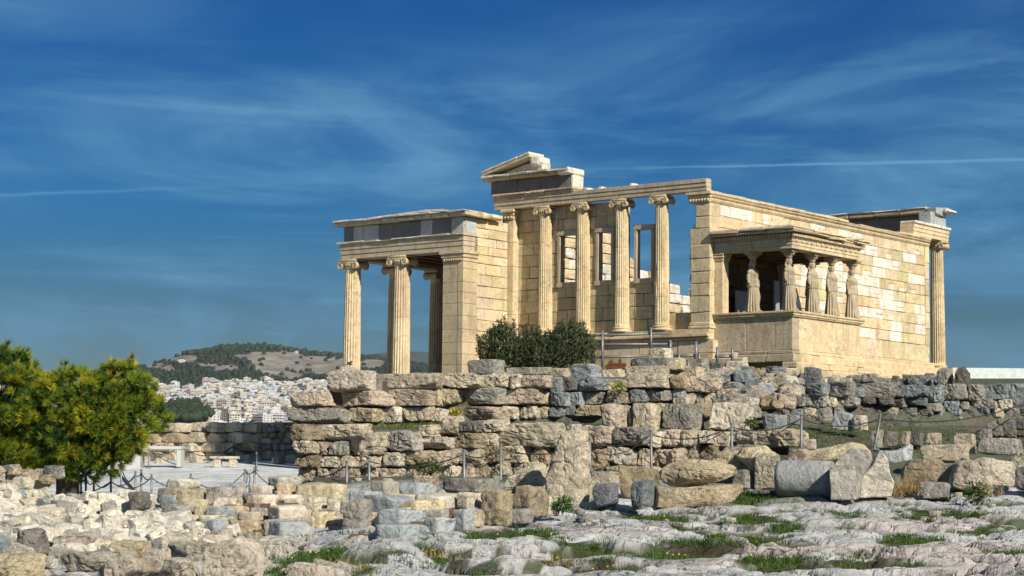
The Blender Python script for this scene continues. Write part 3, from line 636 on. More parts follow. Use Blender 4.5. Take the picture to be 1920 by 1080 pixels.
# --- the maidens
def ellip(g, c, r, n=8, tone=(1, 1, 1), rot=None):
    V, Q = cube_grid(n); V = V/np.linalg.norm(V, axis=1)[:, None]*np.array(r)
    if rot is not None: V = V@rot.T
    return g.add(V+np.array(c), Q, tone)
def caryatid_mesh(side):
    """one continuous draped body facing -y; side = +-1 picks the bent leg"""
    g = G()
    zs = np.array([0, .05, .12, .3, .5, .7, .86, .98, 1.04, 1.06, 1.12, 1.2, 1.28, 1.34, 1.38, 1.46, 1.55, 1.64, 1.70, 1.75, 1.79, 1.83, 1.90])
    rx_ = np.array([.335, .34, .325, .305, .295, .285, .282, .28, .282, .315, .312, .30, .292, .292, .268, .262, .268, .288, .30, .295, .24, .13, .085])
    ry_ = np.array([.275, .28, .265, .245, .235, .228, .225, .222, .222, .252, .25, .242, .232, .232, .205, .20, .212, .215, .195, .17, .14, .105, .088])
    n = 132; a = np.arange(n)/n*2*math.pi; rings = []
    zf = np.linspace(0, 1.9, 56)
    for z in zf:
        X, Y = np.interp(z, zs, rx_), np.interp(z, zs, ry_)
        amp = .030*smooth(1.06, .2, z)+.012*smooth(1.02, 1.1, z)*smooth(1.75, 1.4, z)
        knee = np.exp(-((np.angle(np.exp(1j*(a-(-math.pi/2+side*.55)))))/.45)**2)*np.exp(-((z-.62)/.30)**2)
        calm = 1-.85*np.exp(-((np.angle(np.exp(1j*(a-(-math.pi/2+side*.55)))))/.5)**2)*smooth(.05, .3, z)*smooth(1.05, .9, z)
        nf = 16 if z < 1.04 else 19
        fold = np.sign(np.cos(nf*a+1.5*math.sin(z*2)))*np.abs(np.cos(nf*a+1.5*math.sin(z*2)))**.7+.5*np.cos((nf*.36)*a+z*1.4)
        r = 1+amp*fold*calm/.19
        x = X*np.cos(a)*r+side*.02*math.sin(z*1.7); y = Y*np.sin(a)*r-.085*knee
        br = sum(np.exp(-((np.angle(np.exp(1j*(a-(-math.pi/2+q*.42)))))/.28)**2) for q in (-1, 1))*np.exp(-((z-1.585)/.085)**2)
        y = y-.055*br
        rings.append(np.stack([x, y, np.full(n, z)], 1))
    V = np.concatenate(rings); Q = [[i*n+j, i*n+(j+1) % n, (i+1)*n+(j+1) % n, (i+1)*n+j] for i in range(len(zf)-1) for j in range(n)]
    Q += [list(range(n))[::-1], [(len(zf)-1)*n+j for j in range(n)]]
    g.add(V, Q)
    for s_ in (-1, 1):                     # upper arms, broken at the forearm; one hand gathers the dress
        low = 1.02 if s_ == side else 1.18
        g.tube([(s_*.255, .0, 1.72), (s_*.32, .005, 1.66), (s_*.345, .02, 1.5), (s_*.348, .02, 1.36), (s_*.345, -.02, 1.25), (s_*.34, -.05, low)], [.07, .088, .082, .07, .062, .045], 10)
        g.tube([(s_*.10, .10, 2.0), (s_*.13, .12, 1.9), (s_*.15, .06, 1.80), (s_*.15, -.10, 1.70), (s_*.14, -.19, 1.6)], [.04, .04, .035, .03, .022], 7)
        ellip(g, (s_*.045, -.118, 2.045), (.022, .016, .012), 4); ellip(g, (s_*.045, -.105, 2.07), (.035, .02, .012), 4)
        ellip(g, (s_*.112, .0, 2.02), (.02, .03, .045), 4)
        ellip(g, (s_*.12, -.30 if s_ == side else -.24, .03), (.06, .11, .04), 5)
    ellip(g, (0, -.01, 2.03), (.105, .125, .155), 8); ellip(g, (0, -.075, 1.945), (.062, .06, .05), 6)
    ellip(g, (0, .04, 2.06), (.135, .125, .145), 8); ellip(g, (0, .13, 1.93), (.10, .07, .20), 7); ellip(g, (0, .16, 1.74), (.09, .06, .16), 6)
    g.tube([(0, -.128, 2.06), (0, -.150, 2.015), (0, -.142, 2.0)], [.014, .023, .02], 6); ellip(g, (0, -.122, 1.965), (.034, .016, .010), 4); ellip(g, (0, -.116, 1.948), (.028, .016, .009), 4)
    for q in range(13):                    # waves of hair round the brow
        a_ = math.pi*(q/12); ellip(g, (.118*math.cos(a_), -.055-.03*math.sin(a_), 2.06+.10*math.sin(a_)), (.024, .035, .024), 4)
    tmp = g.build('caryatid_tmp', M_STATUE); md = tmp.modifiers.new('r', 'REMESH'); md.mode = 'VOXEL'; md.voxel_size = .0145; md.use_smooth_shade = True
    me = bpy.data.meshes.new_from_object(tmp.evaluated_get(bpy.context.evaluated_depsgraph_get())); bpy.data.objects.remove(tmp)
    for l_ in list(me.color_attributes): me.color_attributes.remove(l_)
    ca = me.color_attributes.new('tone', 'FLOAT_COLOR', 'POINT'); ca.data.foreach_set('color', np.tile(np.array([*(GREYM*1.02), 1], np.float32), len(me.vertices)))
    me.materials.clear(); me.materials.append(M_STATUE); me.name = 'caryatid'
    return me
CM = {s_: caryatid_mesh(s_) for s_ in (-1, 1)}
gk = G(); t = GREYM*1.0
gk.lathe([(.12, -.10), (.15, -.06), (.15, -.02), (.17, .0), (.21, .05), (.25, .10), (.26, .13), (.23, .15)], 24, (0, 0, 0), t)
for a in np.linspace(0, 2*math.pi, 16, endpoint=False): ellip(gk, (.225*math.cos(a), .225*math.sin(a), .085), (.03, .03, .05), 3, t*.9)
gk.box(-.30, .30, -.30, .30, .15, .20, t, .02); gk.box(-.33, .33, -.33, .33, .203, .26, t*1.03, .02)
yc = PY+.42
CP = [(onplane(q, 590, 1, yc)[0], yc) for q in (1480, 1523.5, 1560, 1598)]
CP = [(max(CP[0][0], PX0+.40), yc)]+CP[1:]
cx0 = CP[0][0]; c1 = onplane(1412, 590, 0, cx0); CP += [(cx0, c1[1]), (min(CP[3][0], PX1-.40), c1[1])]
cap0 = None
for i, (x, y) in enumerate(CP):
    o = bpy.data.objects.new('caryatid', CM[-1 if i in (2, 3, 5) else 1]); link(o, temple); o.location = (x, y, 1.375+.04+3.2); o.rotation_euler = (0, 0, rs.uniform(-.12, .12)); o.scale = (.93, .95, 1.0)
    pl = G(); pl.box(-.33, .33, -.33, .33, -.04, .0, HONEY, .01); pl.build('plinth', M_TEMPLE, o)
    if cap0 is None: cap0 = gk.build('capital', M_STATUE, o, True, loc=(0, 0, 2.275))
    else: c_ = cap0.copy(); link(c_, o)
# modern grey panels set inside the porch
for i, (xa, ya, xb, yb, yp) in enumerate(((1357, 508, 1364, 583, -.12), (1379, 544, 1402, 583, -.35), (1451, 526, 1461, 580, -1.0), (1466, 508, 1474, 580, -.8))):
    a, b = onplane(xa, ya, 1, yp), onplane(xb, yb, 1, yp); g = G(); wd = abs(b[0]-a[0])
    g.box(-wd/2, wd/2, -.03, .03, 0, a[2]-1.31, (1, 1, 1), .01); g.box(-wd/2+.03, wd/2-.03, -.045, -.032, .05, a[2]-1.36, (1, 1, 1), .008)
    o = g.build('metal_screen', M_PAINT, loc=((a[0]+b[0])/2, yp, 1.31))
    tag(o, ['tall narrow grey metal panel just right of the left end pilaster of the statue porch', 'low wide grey panel standing behind the statue at the left side of the porch', 'slim light grey upright between the two leftmost statues', 'tall pale grey panel close behind the corner statue'][i], 'screen')
# ------------------------------------------------------------------ the ground
TY_NEAR = ([26, 30, 34, 38.5, 43, 46.5, 50], [1128, 1082, 1041, 1001, 961, 931, 901])
TY_LEFT = [26, 30, 33, 36, 40, 43, 46.5]+[52, 62, 75, 98, 104, 108, 125, 140], [1128, 1088, 1066, 1050, 1022, 994, 955]+[952, 940, 914, 874, 862, 872, 990, 1100]
TY_MID = TY_NEAR[0]+[53.55, 54.1, 57.9, 58.55, 59.2, 66, 70, 140], TY_NEAR[1]+[890, 803, 795, 794, 704, 728, 775, 820]
TY_RIGHT = TY_NEAR[0]+[54, 60.2, 61.2, 72, 80, 96, 108, 112, 140], TY_NEAR[1]+[845, 796, 724, 712, 708, 714, 716, 730, 820]
def base_z(px, d):
    px = np.asarray(px, float); d = np.asarray(d, float)
    yl, ym, yr = np.interp(d, *TY_LEFT), np.interp(d, *TY_MID), np.interp(d, *TY_RIGHT)
    a = np.where(d < 58.3, smooth(572, 600, px), smooth(622, 650, px))*smooth(51, 52.5, d)+smooth(470, 700, px)*smooth(52.5, 51, d); b = smooth(1300, 1400, px)
    y = yl*(1-a)+(ym*(1-b)+yr*b)*a
    vx = (px-960)/FP; vy = (540+SH-y)/FP
    v = F[None]+R2[None]*vx.ravel()[:, None]+U2[None]*vy.ravel()[:, None]
    t = d.ravel()/(v@FH); return (C[2]+t*v[:, 2]).reshape(d.shape)
def px_of(P):
    v = np.asarray(P)-C; z = v@F; return 960+FP*(v@R2)/z, v@FH
# grassy hollows of the bedrock, as (px, py, half width, half height) in the photograph
HOLLOW = [(1300, 1036, 90, 16), (1180, 1060, 60, 12), (1700, 1010, 70, 11), (1380, 966, 60, 12), (620, 1046, 80, 22), (960, 1002, 95, 11), (1640, 1068, 90, 9), (1500, 1062, 70, 9),
          (530, 1075, 60, 12), (1700, 963, 32, 10), (1240, 975, 28, 9), (1850, 985, 45, 8), (1150, 958, 90, 7), (1560, 958, 40, 9), (1820, 930, 50, 7), (1100, 1030, 60, 8), (820, 1030, 26, 10),
          (1410, 1000, 70, 8), (1060, 1046, 26, 10), (1470, 985, 30, 6), (560, 1012, 60, 8), (740, 1010, 34, 6), (1900, 1040, 60, 10), (1330, 925, 120, 8), (1790, 958, 40, 7)]
def hollow_mask(px, py):
    m_ = np.zeros(np.shape(px))
    for (hx, hy, a, b) in HOLLOW: m_ = np.maximum(m_, np.exp(-(((px-hx)/a)**2+((py-hy)/b)**2)*1.1))
    return m_
def rows():
    d = [24.0]
    while d[-1] < 140:
        q = d[-1]; d.append(q+(0.085 if q < 51 else 0.16 if q < 62 else 0.8))
    return np.array(d)
DR = rows(); PXC = np.concatenate([np.arange(-1500, -80, 60), np.arange(-80, 2000, 5.5), np.arange(2010, 3600, 60)])
PG, DG = np.meshgrid(PXC, DR); ZB = base_z(PG, DG)
def pos_pd(px, d, z):
    vx = (px-960)/FP; t0 = d; lat = None
    v = F+R2*vx; k = d/(v@FH); P = C+v*k; P[2] = z; return P
vx = (PG-960)/FP
VV = F[None, None]+R2[None, None]*vx[..., None]; VV = C+VV*(DG/(VV@FH))[..., None]
XY = VV[..., :2]
PYB = np.interp(DG, *TY_MID)
near = smooth(52, 46, DG)
LAT = ((XY-C[:2])@R[:2]); 
Q3 = np.stack([LAT.ravel()*.42+DG.ravel()*.10, DG.ravel()*.95, np.zeros(DG.size)], 1)
def ridged(P, s): return 1-np.abs(vnoise(P, s))
def cells(u, v, seed):
    """distance to the cracks between irregular slabs, and a height and tilt for every slab"""
    iu, iv = np.floor(u).astype(np.int64), np.floor(v).astype(np.int64); z_ = np.zeros_like(iu); f1 = np.full(u.shape, 9.0); f2 = f1.copy(); hh = np.zeros(u.shape); du_ = np.zeros(u.shape); dv_ = np.zeros(u.shape)
    for a in (-1, 0, 1):
        for b in (-1, 0, 1):
            cu = iu+a+.1+.8*hash3(iu+a, iv+b, z_, seed); cv = iv+b+.1+.8*hash3(iu+a, iv+b, z_+1, seed); d = np.hypot(u-cu, v-cv); n1 = d < f1
            f2 = np.where(n1, f1, np.minimum(f2, d)); hh = np.where(n1, hash3(iu+a, iv+b, z_+2, seed), hh); du_ = np.where(n1, u-cu, du_); dv_ = np.where(n1, v-cv, dv_); f1 = np.where(n1, d, f1)
    return f2-f1, hh, du_, dv_
wr = [fbm(Q3*.9+40*i, 4, 90+i).reshape(DG.shape) for i in range(2)]; fine = fbm(np.stack([LAT.ravel()*2.2, DG.ravel()*3.4, np.zeros(DG.size)], 1), 4, 31).reshape(DG.shape)
LU = LAT; DVV = DG+LAT*.28
e1, k1, a1, b1 = cells(LU/5.2+wr[0]*.6, DVV/3.0+wr[1]*.6, 5); e2, k2, a2, b2 = cells(LU/1.5+wr[1]*.9, DVV/.95+wr[0]*.9, 6)
e3, k3, a3, b3 = cells(LU/.52+wr[0]*1.1, DVV/.42+wr[1]*1.1, 9); dome3 = 1-np.exp(-e3/.10); dome1 = 1-np.exp(-e1/.085); dome2 = 1-np.exp(-e2/.075); h0 = fbm(Q3*.35, 3, 3).reshape(DG.shape)
rocky = .26*dome1*(.45+.8*k1)+.16*(k1-.5)-.10*b1+.05*a1+.065*dome2*(.3+k2)+.012*dome3*(.3+k3)+.10*a2*(k2-.5)+.05*b2*(k2-.3)+.22*h0-.20
lay = np.maximum(np.exp(-(e1/.13)**2), .9*np.exp(-(e2/.13)**2)*(k1 > .35)); lay = np.maximum(lay, .62*np.exp(-(e3/.12)**2)*(k2 > .5))
HM = hollow_mask(PG+fine*60+h0*80, PYB+fbm(Q3*1.4, 3, 44).reshape(DG.shape)*9)*smooth(54, 47, DG)*near
amp = np.interp(DG, [28, 36, 44, 50], [1.35, 1.15, .85, .45])*(.4+.6*smooth(520, 760, PG)); dsp = (rocky-0.10*lay+0.024*fine)*amp*near
far_n = fbm(np.stack([XY[..., 0].ravel()*.5, XY[..., 1].ravel()*.5, np.zeros(DG.size)], 1), 4, 55).reshape(DG.shape)*.07*(1-near)*smooth(62, 58, DG)
ZG = ZB+dsp*(1-.65*HM)-HM*.10+far_n-.03
def ground_z(px, d):
    i = np.clip(np.searchsorted(DR, d)-1, 0, len(DR)-2); j = np.clip(np.searchsorted(PXC, px)-1, 0, len(PXC)-2)
    u = (d-DR[i])/(DR[i+1]-DR[i]); v_ = (px-PXC[j])/(PXC[j+1]-PXC[j])
    return (ZG[i, j]*(1-u)*(1-v_)+ZG[i+1, j]*u*(1-v_)+ZG[i, j+1]*(1-u)*v_+ZG[i+1, j+1]*u*v_)
def gpos(px, d): return pos_pd(px, d, float(ground_z(px, d)))
def d_of(y): return float(np.interp(-y, [-1128, -1082, -1041, -1001, -961, -931, -901, -888], [26, 30, 34, 38.5, 43, 46.5, 50, 52.5]))
def ground():
    nr, nc = DG.shape; V = np.concatenate([XY, ZG[..., None]], 2).reshape(-1, 3)
    ii, jj = np.meshgrid(np.arange(nr-1), np.arange(nc-1), indexing='ij'); a = (ii*nc+jj).ravel()
    Fq = np.stack([a, a+1, a+nc+1, a+nc], 1)
    # colour by what the ground is: bare bedrock, soil and moss in the hollows, gravel court, grassy terrace
    soil = np.clip(smooth(.22, .5, HM)+smooth(.35, .05, 1-lay*1.2)*0.0, 0, 1)
    crev = smooth(.40, .85, lay)*near*.9  # soil tone spread along the cracks, also painting their crevice shade
    soil = np.clip(np.maximum(soil, crev*(fine > -.1)), 0, 1)
    dirt = np.exp(-(((PG-1430)/190)**2+((DG-47.3)/1.6)**2)); soil = np.maximum(soil, dirt*1.1)
    soil = np.maximum(soil, smooth(48, 51, DG)*.85*smooth(540, 600, PG)); soil = np.clip(soil, 0, 1)
    rockc = np.array([.49, .50, .51]); pink = np.array([.54, .475, .455]); soilc = np.array([.065, .05, .032]); mossc = np.array([.045, .075, .018]); grav = np.array([.76, .79, .80])
    pk = smooth(.0, .4, fbm(Q3*.5+9, 3, 77).reshape(DG.shape))[..., None]
    T = rockc*(1-pk*.8)+pink*pk*.8
    g_ = smooth(-.45, .05, far_n/.07*.8+fbm(Q3*1.3, 3, 12).reshape(DG.shape)*.8)[..., None]
    S = soilc*(1-g_)+mossc*g_
    T = T*(1-soil[..., None])+S*soil[..., None]
    court = (smooth(56, 60, DG)*smooth(600, 570, PG))[..., None]; T = T*(1-court)+grav*court
    bank = (smooth(49, 52, DG)*smooth(60, 57, DG)*smooth(600, 570, PG))[..., None]; T = T*(1-bank)+np.array([.30, .24, .16])*bank
    me = bpy.data.meshes.new('bedrock_ground'); me.from_pydata(V.tolist(), [], Fq.tolist())
    ca = me.color_attributes.new('tone', 'FLOAT_COLOR', 'POINT'); ca.data.foreach_set('color', np.concatenate([T.reshape(-1, 3), np.ones((nr*nc, 1))], 1).astype(np.float32).ravel())
    me.polygons.foreach_set('use_smooth', np.zeros(len(me.polygons), bool))
    me.materials.append(stone('bedrock', large=(.5, .82, 1.14), fine=(8, .74, 1.14), pits=(8.0, .575, .75), stain=(.24, .20, .15), stain_amt=.18, bump=1.0, bdist=.11, bscale=4.6, crack=.6, crust=.38))
    me.update(); o = bpy.data.objects.new('bedrock_ground', me); link(o); tag(o, kind='structure')
ground()
# ------------------------------------------------------------------ stones
CR = np.array([.68, .60, .455]); PK = np.array([.64, .535, .42]); GY = np.array([.41, .39, .345]); BL = np.array([.35, .385, .40]); YE = np.array([.67, .575, .39]); WH = np.array([.72, .68, .58]); BR = np.array([.42, .345, .235]); DG_ = np.array([.22, .215, .20]); PW = np.array([.72, .65, .52])
TN = dict(c=CR, p=PK, g=GY, b=BL, y=YE, w=WH, r=BR, d=DG_, o=PW)
FLAT = False
M_RUB = M_MARBLE.copy(); M_RUB.name = 'broken_marble'
def wall_block(parent, x0, x1, y0, y1, d, tone, seed, depth=.8, rough=.055, cuts=13, lo=.70, n=13, k=30, name='stone_block', yaw=None):
    p0, p1 = at(x0, y0, d), at(x1, y1, d); wd = abs((p1-p0)@R); h = abs(p0[2]-p1[2]); c = (p0+p1)/2+FH*depth/2
    yw = -rs.uniform(.36, .72) if yaw is None else yaw; dpt = min(depth, wd*.9+.15)
    V, Q = rock_geo(((wd-.30*dpt*abs(math.sin(yw)))/math.cos(yw)*rs.uniform(.98, 1.04), dpt, h*rs.uniform(.98, 1.06)), seed, n=n, cuts=cuts, lo=lo, rough=rough, tilt=.11, k=k)
    V = (V@rz(yw).T)@RCAM.T; g = G(); g.add(V, Q, np.clip(np.array(tone)*rs.uniform(.92, 1.22), 0, .85))
    o = g.build(name, M_ROCK, parent, FLAT, loc=tuple(c-np.array(parent.location)), fix=False); return o
def wall_thing(name, x, y, d, label, cat='wall'):
    return empty(name, tuple(at(x, y, d)), label, cat)
def courses(parent, d, data, seed0, **kw):
    for i, (x0, x1, y0, y1, t) in enumerate(data):
        wall_block(parent, x0, x1, y0, y1, d+rs.uniform(-.15, .13), TN[t], seed0+i, **kw)
def core(parent, x0, x1, y0, y1, d, depth=1.0, tone=(1, 1, 1)):
    p0, p1 = at(x0, y0, d), at(x1, y1, d); g = G(); g.box(0, abs((p1-p0)@R), 0, depth, 0, abs(p0[2]-p1[2]), tone, .05)
    V = g.V[0]@RCAM.T+np.array([p0[0], p0[1], p1[2]])-np.array(parent.location); g.V[0] = V
    g.build('rubble_core', M_DARK, parent)
uw = wall_thing('terrace_wall', 790, 795, 58.3, 'upper terrace wall of big cream squared blocks in front of the columns, grassy ledge at its foot')
UW = [(613, 703, 693, 734, 'o'), (698, 714, 700, 732, 'g'), (713, 833, 698, 730, 'c'), (833, 908, 699, 728, 'c'), (907, 959, 700, 728, 'c'), (959, 980, 700, 728, 'o'), (980, 1034, 702, 728, 'p'),
      (545, 620, 733, 762, 'p'), (621, 733, 732, 763, 'p'), (733, 814, 729, 761, 'p'), (814, 830, 730, 760, 'y'), (830, 868, 728, 759, 'y'), (869, 948, 727, 759, 'g'), (948, 1022, 727, 759, 'p'), (1022, 1035, 730, 760, 'c'),
      (538, 659, 763, 794, 'g'), (659, 717, 764, 792, 'y'), (717, 763, 762, 792, 'o'), (762, 814, 762, 790, 'c'), (814, 837, 763, 790, 'o'), (837, 853, 763, 782, 'r'), (853, 870, 762, 784, 'r'), (870, 946, 761, 788, 'p'), (946, 980, 761, 786, 'o'), (980, 992, 762, 784, 'c'), (991, 1014, 760, 784, 'o'), (1014, 1035, 761, 784, 'y'),
      (1033, 1060, 707, 735, 'b'), (1060, 1090, 707, 734, 'd'), (1090, 1142, 708, 733, 'b'), (1141, 1181, 709, 732, 'c'), (1180, 1262, 698, 729, 'c'), (1262, 1291, 702, 728, 'r'), (1291, 1352, 704, 736, 'p'),
      (1035, 1070, 735, 761, 'b'), (1070, 1103, 734, 760, 'b'), (1102, 1140, 733, 760, 'g'), (1140, 1182, 733, 758, 'p'), (1182, 1220, 729, 756, 'b'), (1219, 1266, 729, 753, 'g'), (1265, 1290, 728, 744, 'b'), (1290, 1312, 737, 757, 'o'), (1308, 1324, 738, 756, 'b'), (1322, 1345, 736, 758, 'c'), (1344, 1390, 738, 758, 'g'), (1268, 1292, 745, 760, 'c'), (1388, 1432, 744, 762, 'o'),
      (1032, 1063, 761, 783, 'b'), (1062, 1088, 760, 782, 'd'), (1088, 1136, 759, 782, 'r'), (1136, 1192, 756, 784, 'g'), (1192, 1260, 754, 784, 'c'), (1260, 1340, 756, 784, 'r'), (1340, 1432, 758, 784, 'g')]
courses(uw, 58.3, UW, 100); core(uw, 618, 1345, 712, 800, 58.8, 1.2); core(uw, 550, 618, 738, 800, 58.75, 1.2)
lw = wall_thing('terrace_wall', 790, 900, 53.3, 'lower terrace wall of rough weathered boulders running behind the leaning slab and chains')
LW = [(553, 594, 795, 826, 'r'), (592, 700, 795, 827, 'c'), (555, 594, 826, 854, 'c'), (593, 620, 829, 854, 'p'), (619, 658, 826, 853, 'g'), (658, 724, 810, 854, 'c'), (723, 790, 806, 846, 'g'), (788, 828, 794, 819, 'c'), (828, 869, 780, 815, 'c'), (863, 904, 789, 812, 'd'), (902, 949, 786, 811, 'o'), (787, 854, 819, 842, 'o'), (851, 910, 812, 842, 'r'), (907, 934, 812, 841, 'c'), (932, 1060, 793, 837, 'c'),
      (561, 602, 853, 879, 'r'), (601, 640, 853, 880, 'o'), (639, 667, 854, 877, 'c'), (664, 720, 852, 878, 'c'), (718, 763, 847, 874, 'o'), (763, 814, 844, 874, 'r'), (813, 866, 841, 876, 'p'), (866, 913, 840, 872, 'c'), (912, 951, 838, 868, 'r'), (950, 1002, 836, 869, 'c'), (1000, 1040, 834, 874, 'r'),
      (562, 598, 878, 906, 'p'), (597, 623, 879, 906, 'c'), (622, 651, 877, 905, 'g'), (650, 680, 877, 906, 'r'), (679, 757, 876, 906, 'c'), (756, 792, 873, 904, 'c'), (790, 834, 874, 905, 'p'), (832, 868, 872, 905, 'o'), (867, 894, 867, 905, 'p'), (893, 918, 866, 904, 'r'), (916, 964, 866, 900, 'c'), (963, 1030, 866, 898, 'c'),
      (1057, 1109, 796, 840, 'o'), (1108, 1150, 799, 838, 'p'), (1148, 1219, 800, 838, 'g'), (1218, 1244, 808, 838, 'c'), (1243, 1281, 805, 836, 'p'), (1280, 1315, 806, 836, 'c'), (1314, 1343, 808, 834, 'o'), (1342, 1380, 808, 838, 'c'), (1379, 1426, 806, 836, 'o'), (1425, 1506, 803, 838, 'c'),
      (1104, 1144, 838, 882, 'r'), (1142, 1204, 838, 874, 'o'), (1203, 1232, 838, 876, 'c'), (1231, 1247, 838, 876, 'r'), (1246, 1290, 836, 872, 'p'), (1289, 1319, 838, 866, 'c'), (1318, 1358, 834, 866, 'r'), (1356, 1420, 836, 872, 'g'), (1030, 1106, 838, 896, 'r'), (1142, 1240, 874, 898, 'c'), (1238, 1370, 868, 900, 'r')]
courses(lw, 53.3, LW, 400, rough=.085, lo=.62, k=20, cuts=13, n=13); core(lw, 570, 1480, 812, 905, 53.75, 1.2)
LT = [(1186, 1249, 758, 809, 'c', 'rough cream cleft block, leftmost of the large row above the lower wall'), (1243, 1331, 759, 810, 'g', 'large deeply furrowed block in the middle of the row above the lower wall'), (1330, 1425, 758, 809, 'o', 'large pale pitted block, rightmost of the row above the lower wall')]
def stone_thing(name, x0, x1, y0, y1, d, tone, seed, label, cat='stone', depth=None, group=None, mat=None, tilt=0.0, yaw=None, pitch=0.0, sink=.06, **kw):
    """a loose stone that fills the given part of the photograph when it stands d metres ahead"""
    if yaw is None: yaw = -np.random.RandomState(seed+5).uniform(.3, .75)
    if y1 >= 903 and x0 > 640 and d < 50: d = min(d, d_of(y1)+.25)
    p0, p1 = at(x0, y0, d), at(x1, y1, d); wd = abs((p1-p0)@R); h = abs(p0[2]-p1[2])*(1+sink); dp = depth if depth else max(.25, min(wd, h*1.6)*.8)
    if yaw < -.05 and x1-x0 > 14: dp = min(dp, wd*.85); wd = max((wd-dp*abs(math.sin(yaw)))/math.cos(yaw), wd*.45)
    V, Q = rock_geo((wd, dp, h), seed, **kw); V = V@(rz(yaw)@ry(tilt)@rx(pitch)).T; V = V@RCAM.T
    b = V[:, 2].min(); V[:, 2] -= b
    c = (p0+p1)/2+FH*dp/2; g = G(); g.add(V, Q, vary(tone, .07))
    o = g.build(name, mat or M_ROCK, None, FLAT if mat is None or mat is M_RUB else True, loc=(c[0], c[1], min(p0[2], p1[2])-h*sink), fix=False)
    return tag(o, label, cat, group)
for i, (x0, x1, y0, y1, t, lb) in enumerate(LT): stone_thing('cut_block', x0, x1, y0, y1, 53.9, TN[t], 700+i, lb, 'block', depth=1.2, rough=.05, n=14, lo=.82, k=26)
stone_thing('boulder', 1120, 1184, 756, 801, 53.9, PK, 705, 'rounded tan boulder sitting on the ledge left of the large furrowed blocks', depth=1.0, rough=.04, n=14, cuts=16, lo=.66, k=14)
stone_thing('stone', 1178, 1200, 765, 801, 54.2, DG_, 706, 'dark stone wedged between the tan boulder and the cleft cream block', depth=.5, n=8)
gw = wall_thing('field_wall', 1690, 792, 60.4, 'dry stone wall of grey and bluish field stones at the right, below the white hoarding')
GW = [(1504, 1554, 717, 746, 'b'), (1553, 1606, 714, 745, 'g'), (1604, 1624, 726, 745, 'b'), (1622, 1685, 717, 746, 'g'), (1682, 1741, 721, 746, 'b'), (1740, 1773, 722, 756, 'b'), (1773, 1819, 719, 751, 'g'), (1818, 1851, 719, 752, 'g'), (1851, 1899, 719, 748, 'b'), (1898, 1945, 719, 758, 'b'), 
      (1430, 1456, 742, 766, 'g'), (1455, 1485, 742, 766, 'd'), (1484, 1512, 742, 762, 'b'), (1511, 1531, 743, 762, 'g'), (1530, 1557, 741, 764, 'g'), (1556, 1576, 744, 764, 'c'), (1574, 1618, 744, 764, 'g'), (1617, 1651, 744, 758, 'd'), (1650, 1682, 745, 760, 'd'), (1680, 1706, 744, 764, 'g'), (1709, 1743, 745, 760, 'b'), (1742, 1774, 755, 772, 'g'), (1774, 1806, 750, 772, 'b'), (1806, 1821, 752, 768, 'g'), (1829, 1879, 746, 770, 'g'), (1877, 1905, 748, 768, 'o'), (1905, 1960, 757, 780, 'd')]
x = 1950
while x < 2240:
    v = x+rs.uniform(34, 60); GW.append((x, v, 720+rs.uniform(-3, 3), 752, rs.choice(list('ggbd')))); GW.append((x+8, v+4, 752, 778, rs.choice(list('ggbd')))); x = v
for yy in (764, 777):
    x = 1438 if yy < 770 else 1470
    while x < 1930:
        v = x+rs.uniform(16, 36); y0 = yy+rs.uniform(-2, 3); GW.append((x, v, y0, y0+rs.uniform(15, 20), rs.choice(list('ggbdcd')))); x = v+rs.uniform(0, 3)
courses(gw, 60.4, GW, 900, rough=.08, lo=.62, cuts=12, k=16, n=9, depth=.6); core(gw, 1440, 2230, 735, 797, 60.85, .6)
# ---- loose blocks; (name, x0, x1, y0, y1, distance or None to stand on the bedrock, tone, label, extra)
S = stone_thing
def onrock(y1): return d_of(y1)
def d_left(y): return float(np.interp(-y, [-1088, -1066, -1050, -1022, -994, -955], [30, 33, 36, 40, 43, 46.5]))
def stack_d(x0, y1):
    if x0 >= 890: return d_of(y1)
    if x0 >= 630: return d_of(y1) if y1 >= 995 else 38+(995-y1)*.06
    return d_left(y1) if y1 >= 1000 else 41.9+(1000-y1)*.04
MB = dict(mat=M_MARBLE, rough=.025, cuts=8, lo=.72, n=12)
S('boulder', 1072, 1118, 898, 934, 47.6, PK, 1002, 'lumpy tan stone resting against the right foot of the leaning slab', n=9, rough=.06)
S('round_stone', 1106, 1164, 905, 948, 46.0, BL*.75, 1005, 'rounded dark blue stone on the ground right of the leaning slab', rough=.03, n=12, cuts=14, lo=.68, k=10)
S('stone', 1180, 1231, 903, 954, 45.6, BL*.72, 1006, 'bluish lichen spotted stone leaning beside the left end of the long low slab', rough=.04, n=12, cuts=8, lo=.7)
S('upright_block', 1162, 1240, 878, 938, 47.4, BR*1.05, 1007, 'brown coarse upright block between the two blue stones', depth=.7, rough=.03, n=12)
S('stone', 1108, 1166, 884, 912, 49.4, CR, 1008, 'low pale stone behind the rounded blue stone', n=9)
S('grey_block', 1372, 1424, 882, 916, 49.6, GY, 1011, 'plain grey squared block half hidden right of the flat pointed boulder', depth=.6, rough=.012, n=8)
S('boulder', 1412, 1474, 850, 918, 48.6, CR*1.02, 1012, 'round knobbly cream boulder at the left end of the grey column drum', rough=.05, n=14, cuts=16, lo=.64, k=10)
S('stone', 1478, 1524, 842, 866, 51.2, PK, 1014, 'small tan stone at the left end of the long smooth yellowish block', n=8)
S('stone', 1436, 1500, 866, 900, 50.5, BR, 1015, 'brown stone showing between the round boulder and the column drum', n=8)
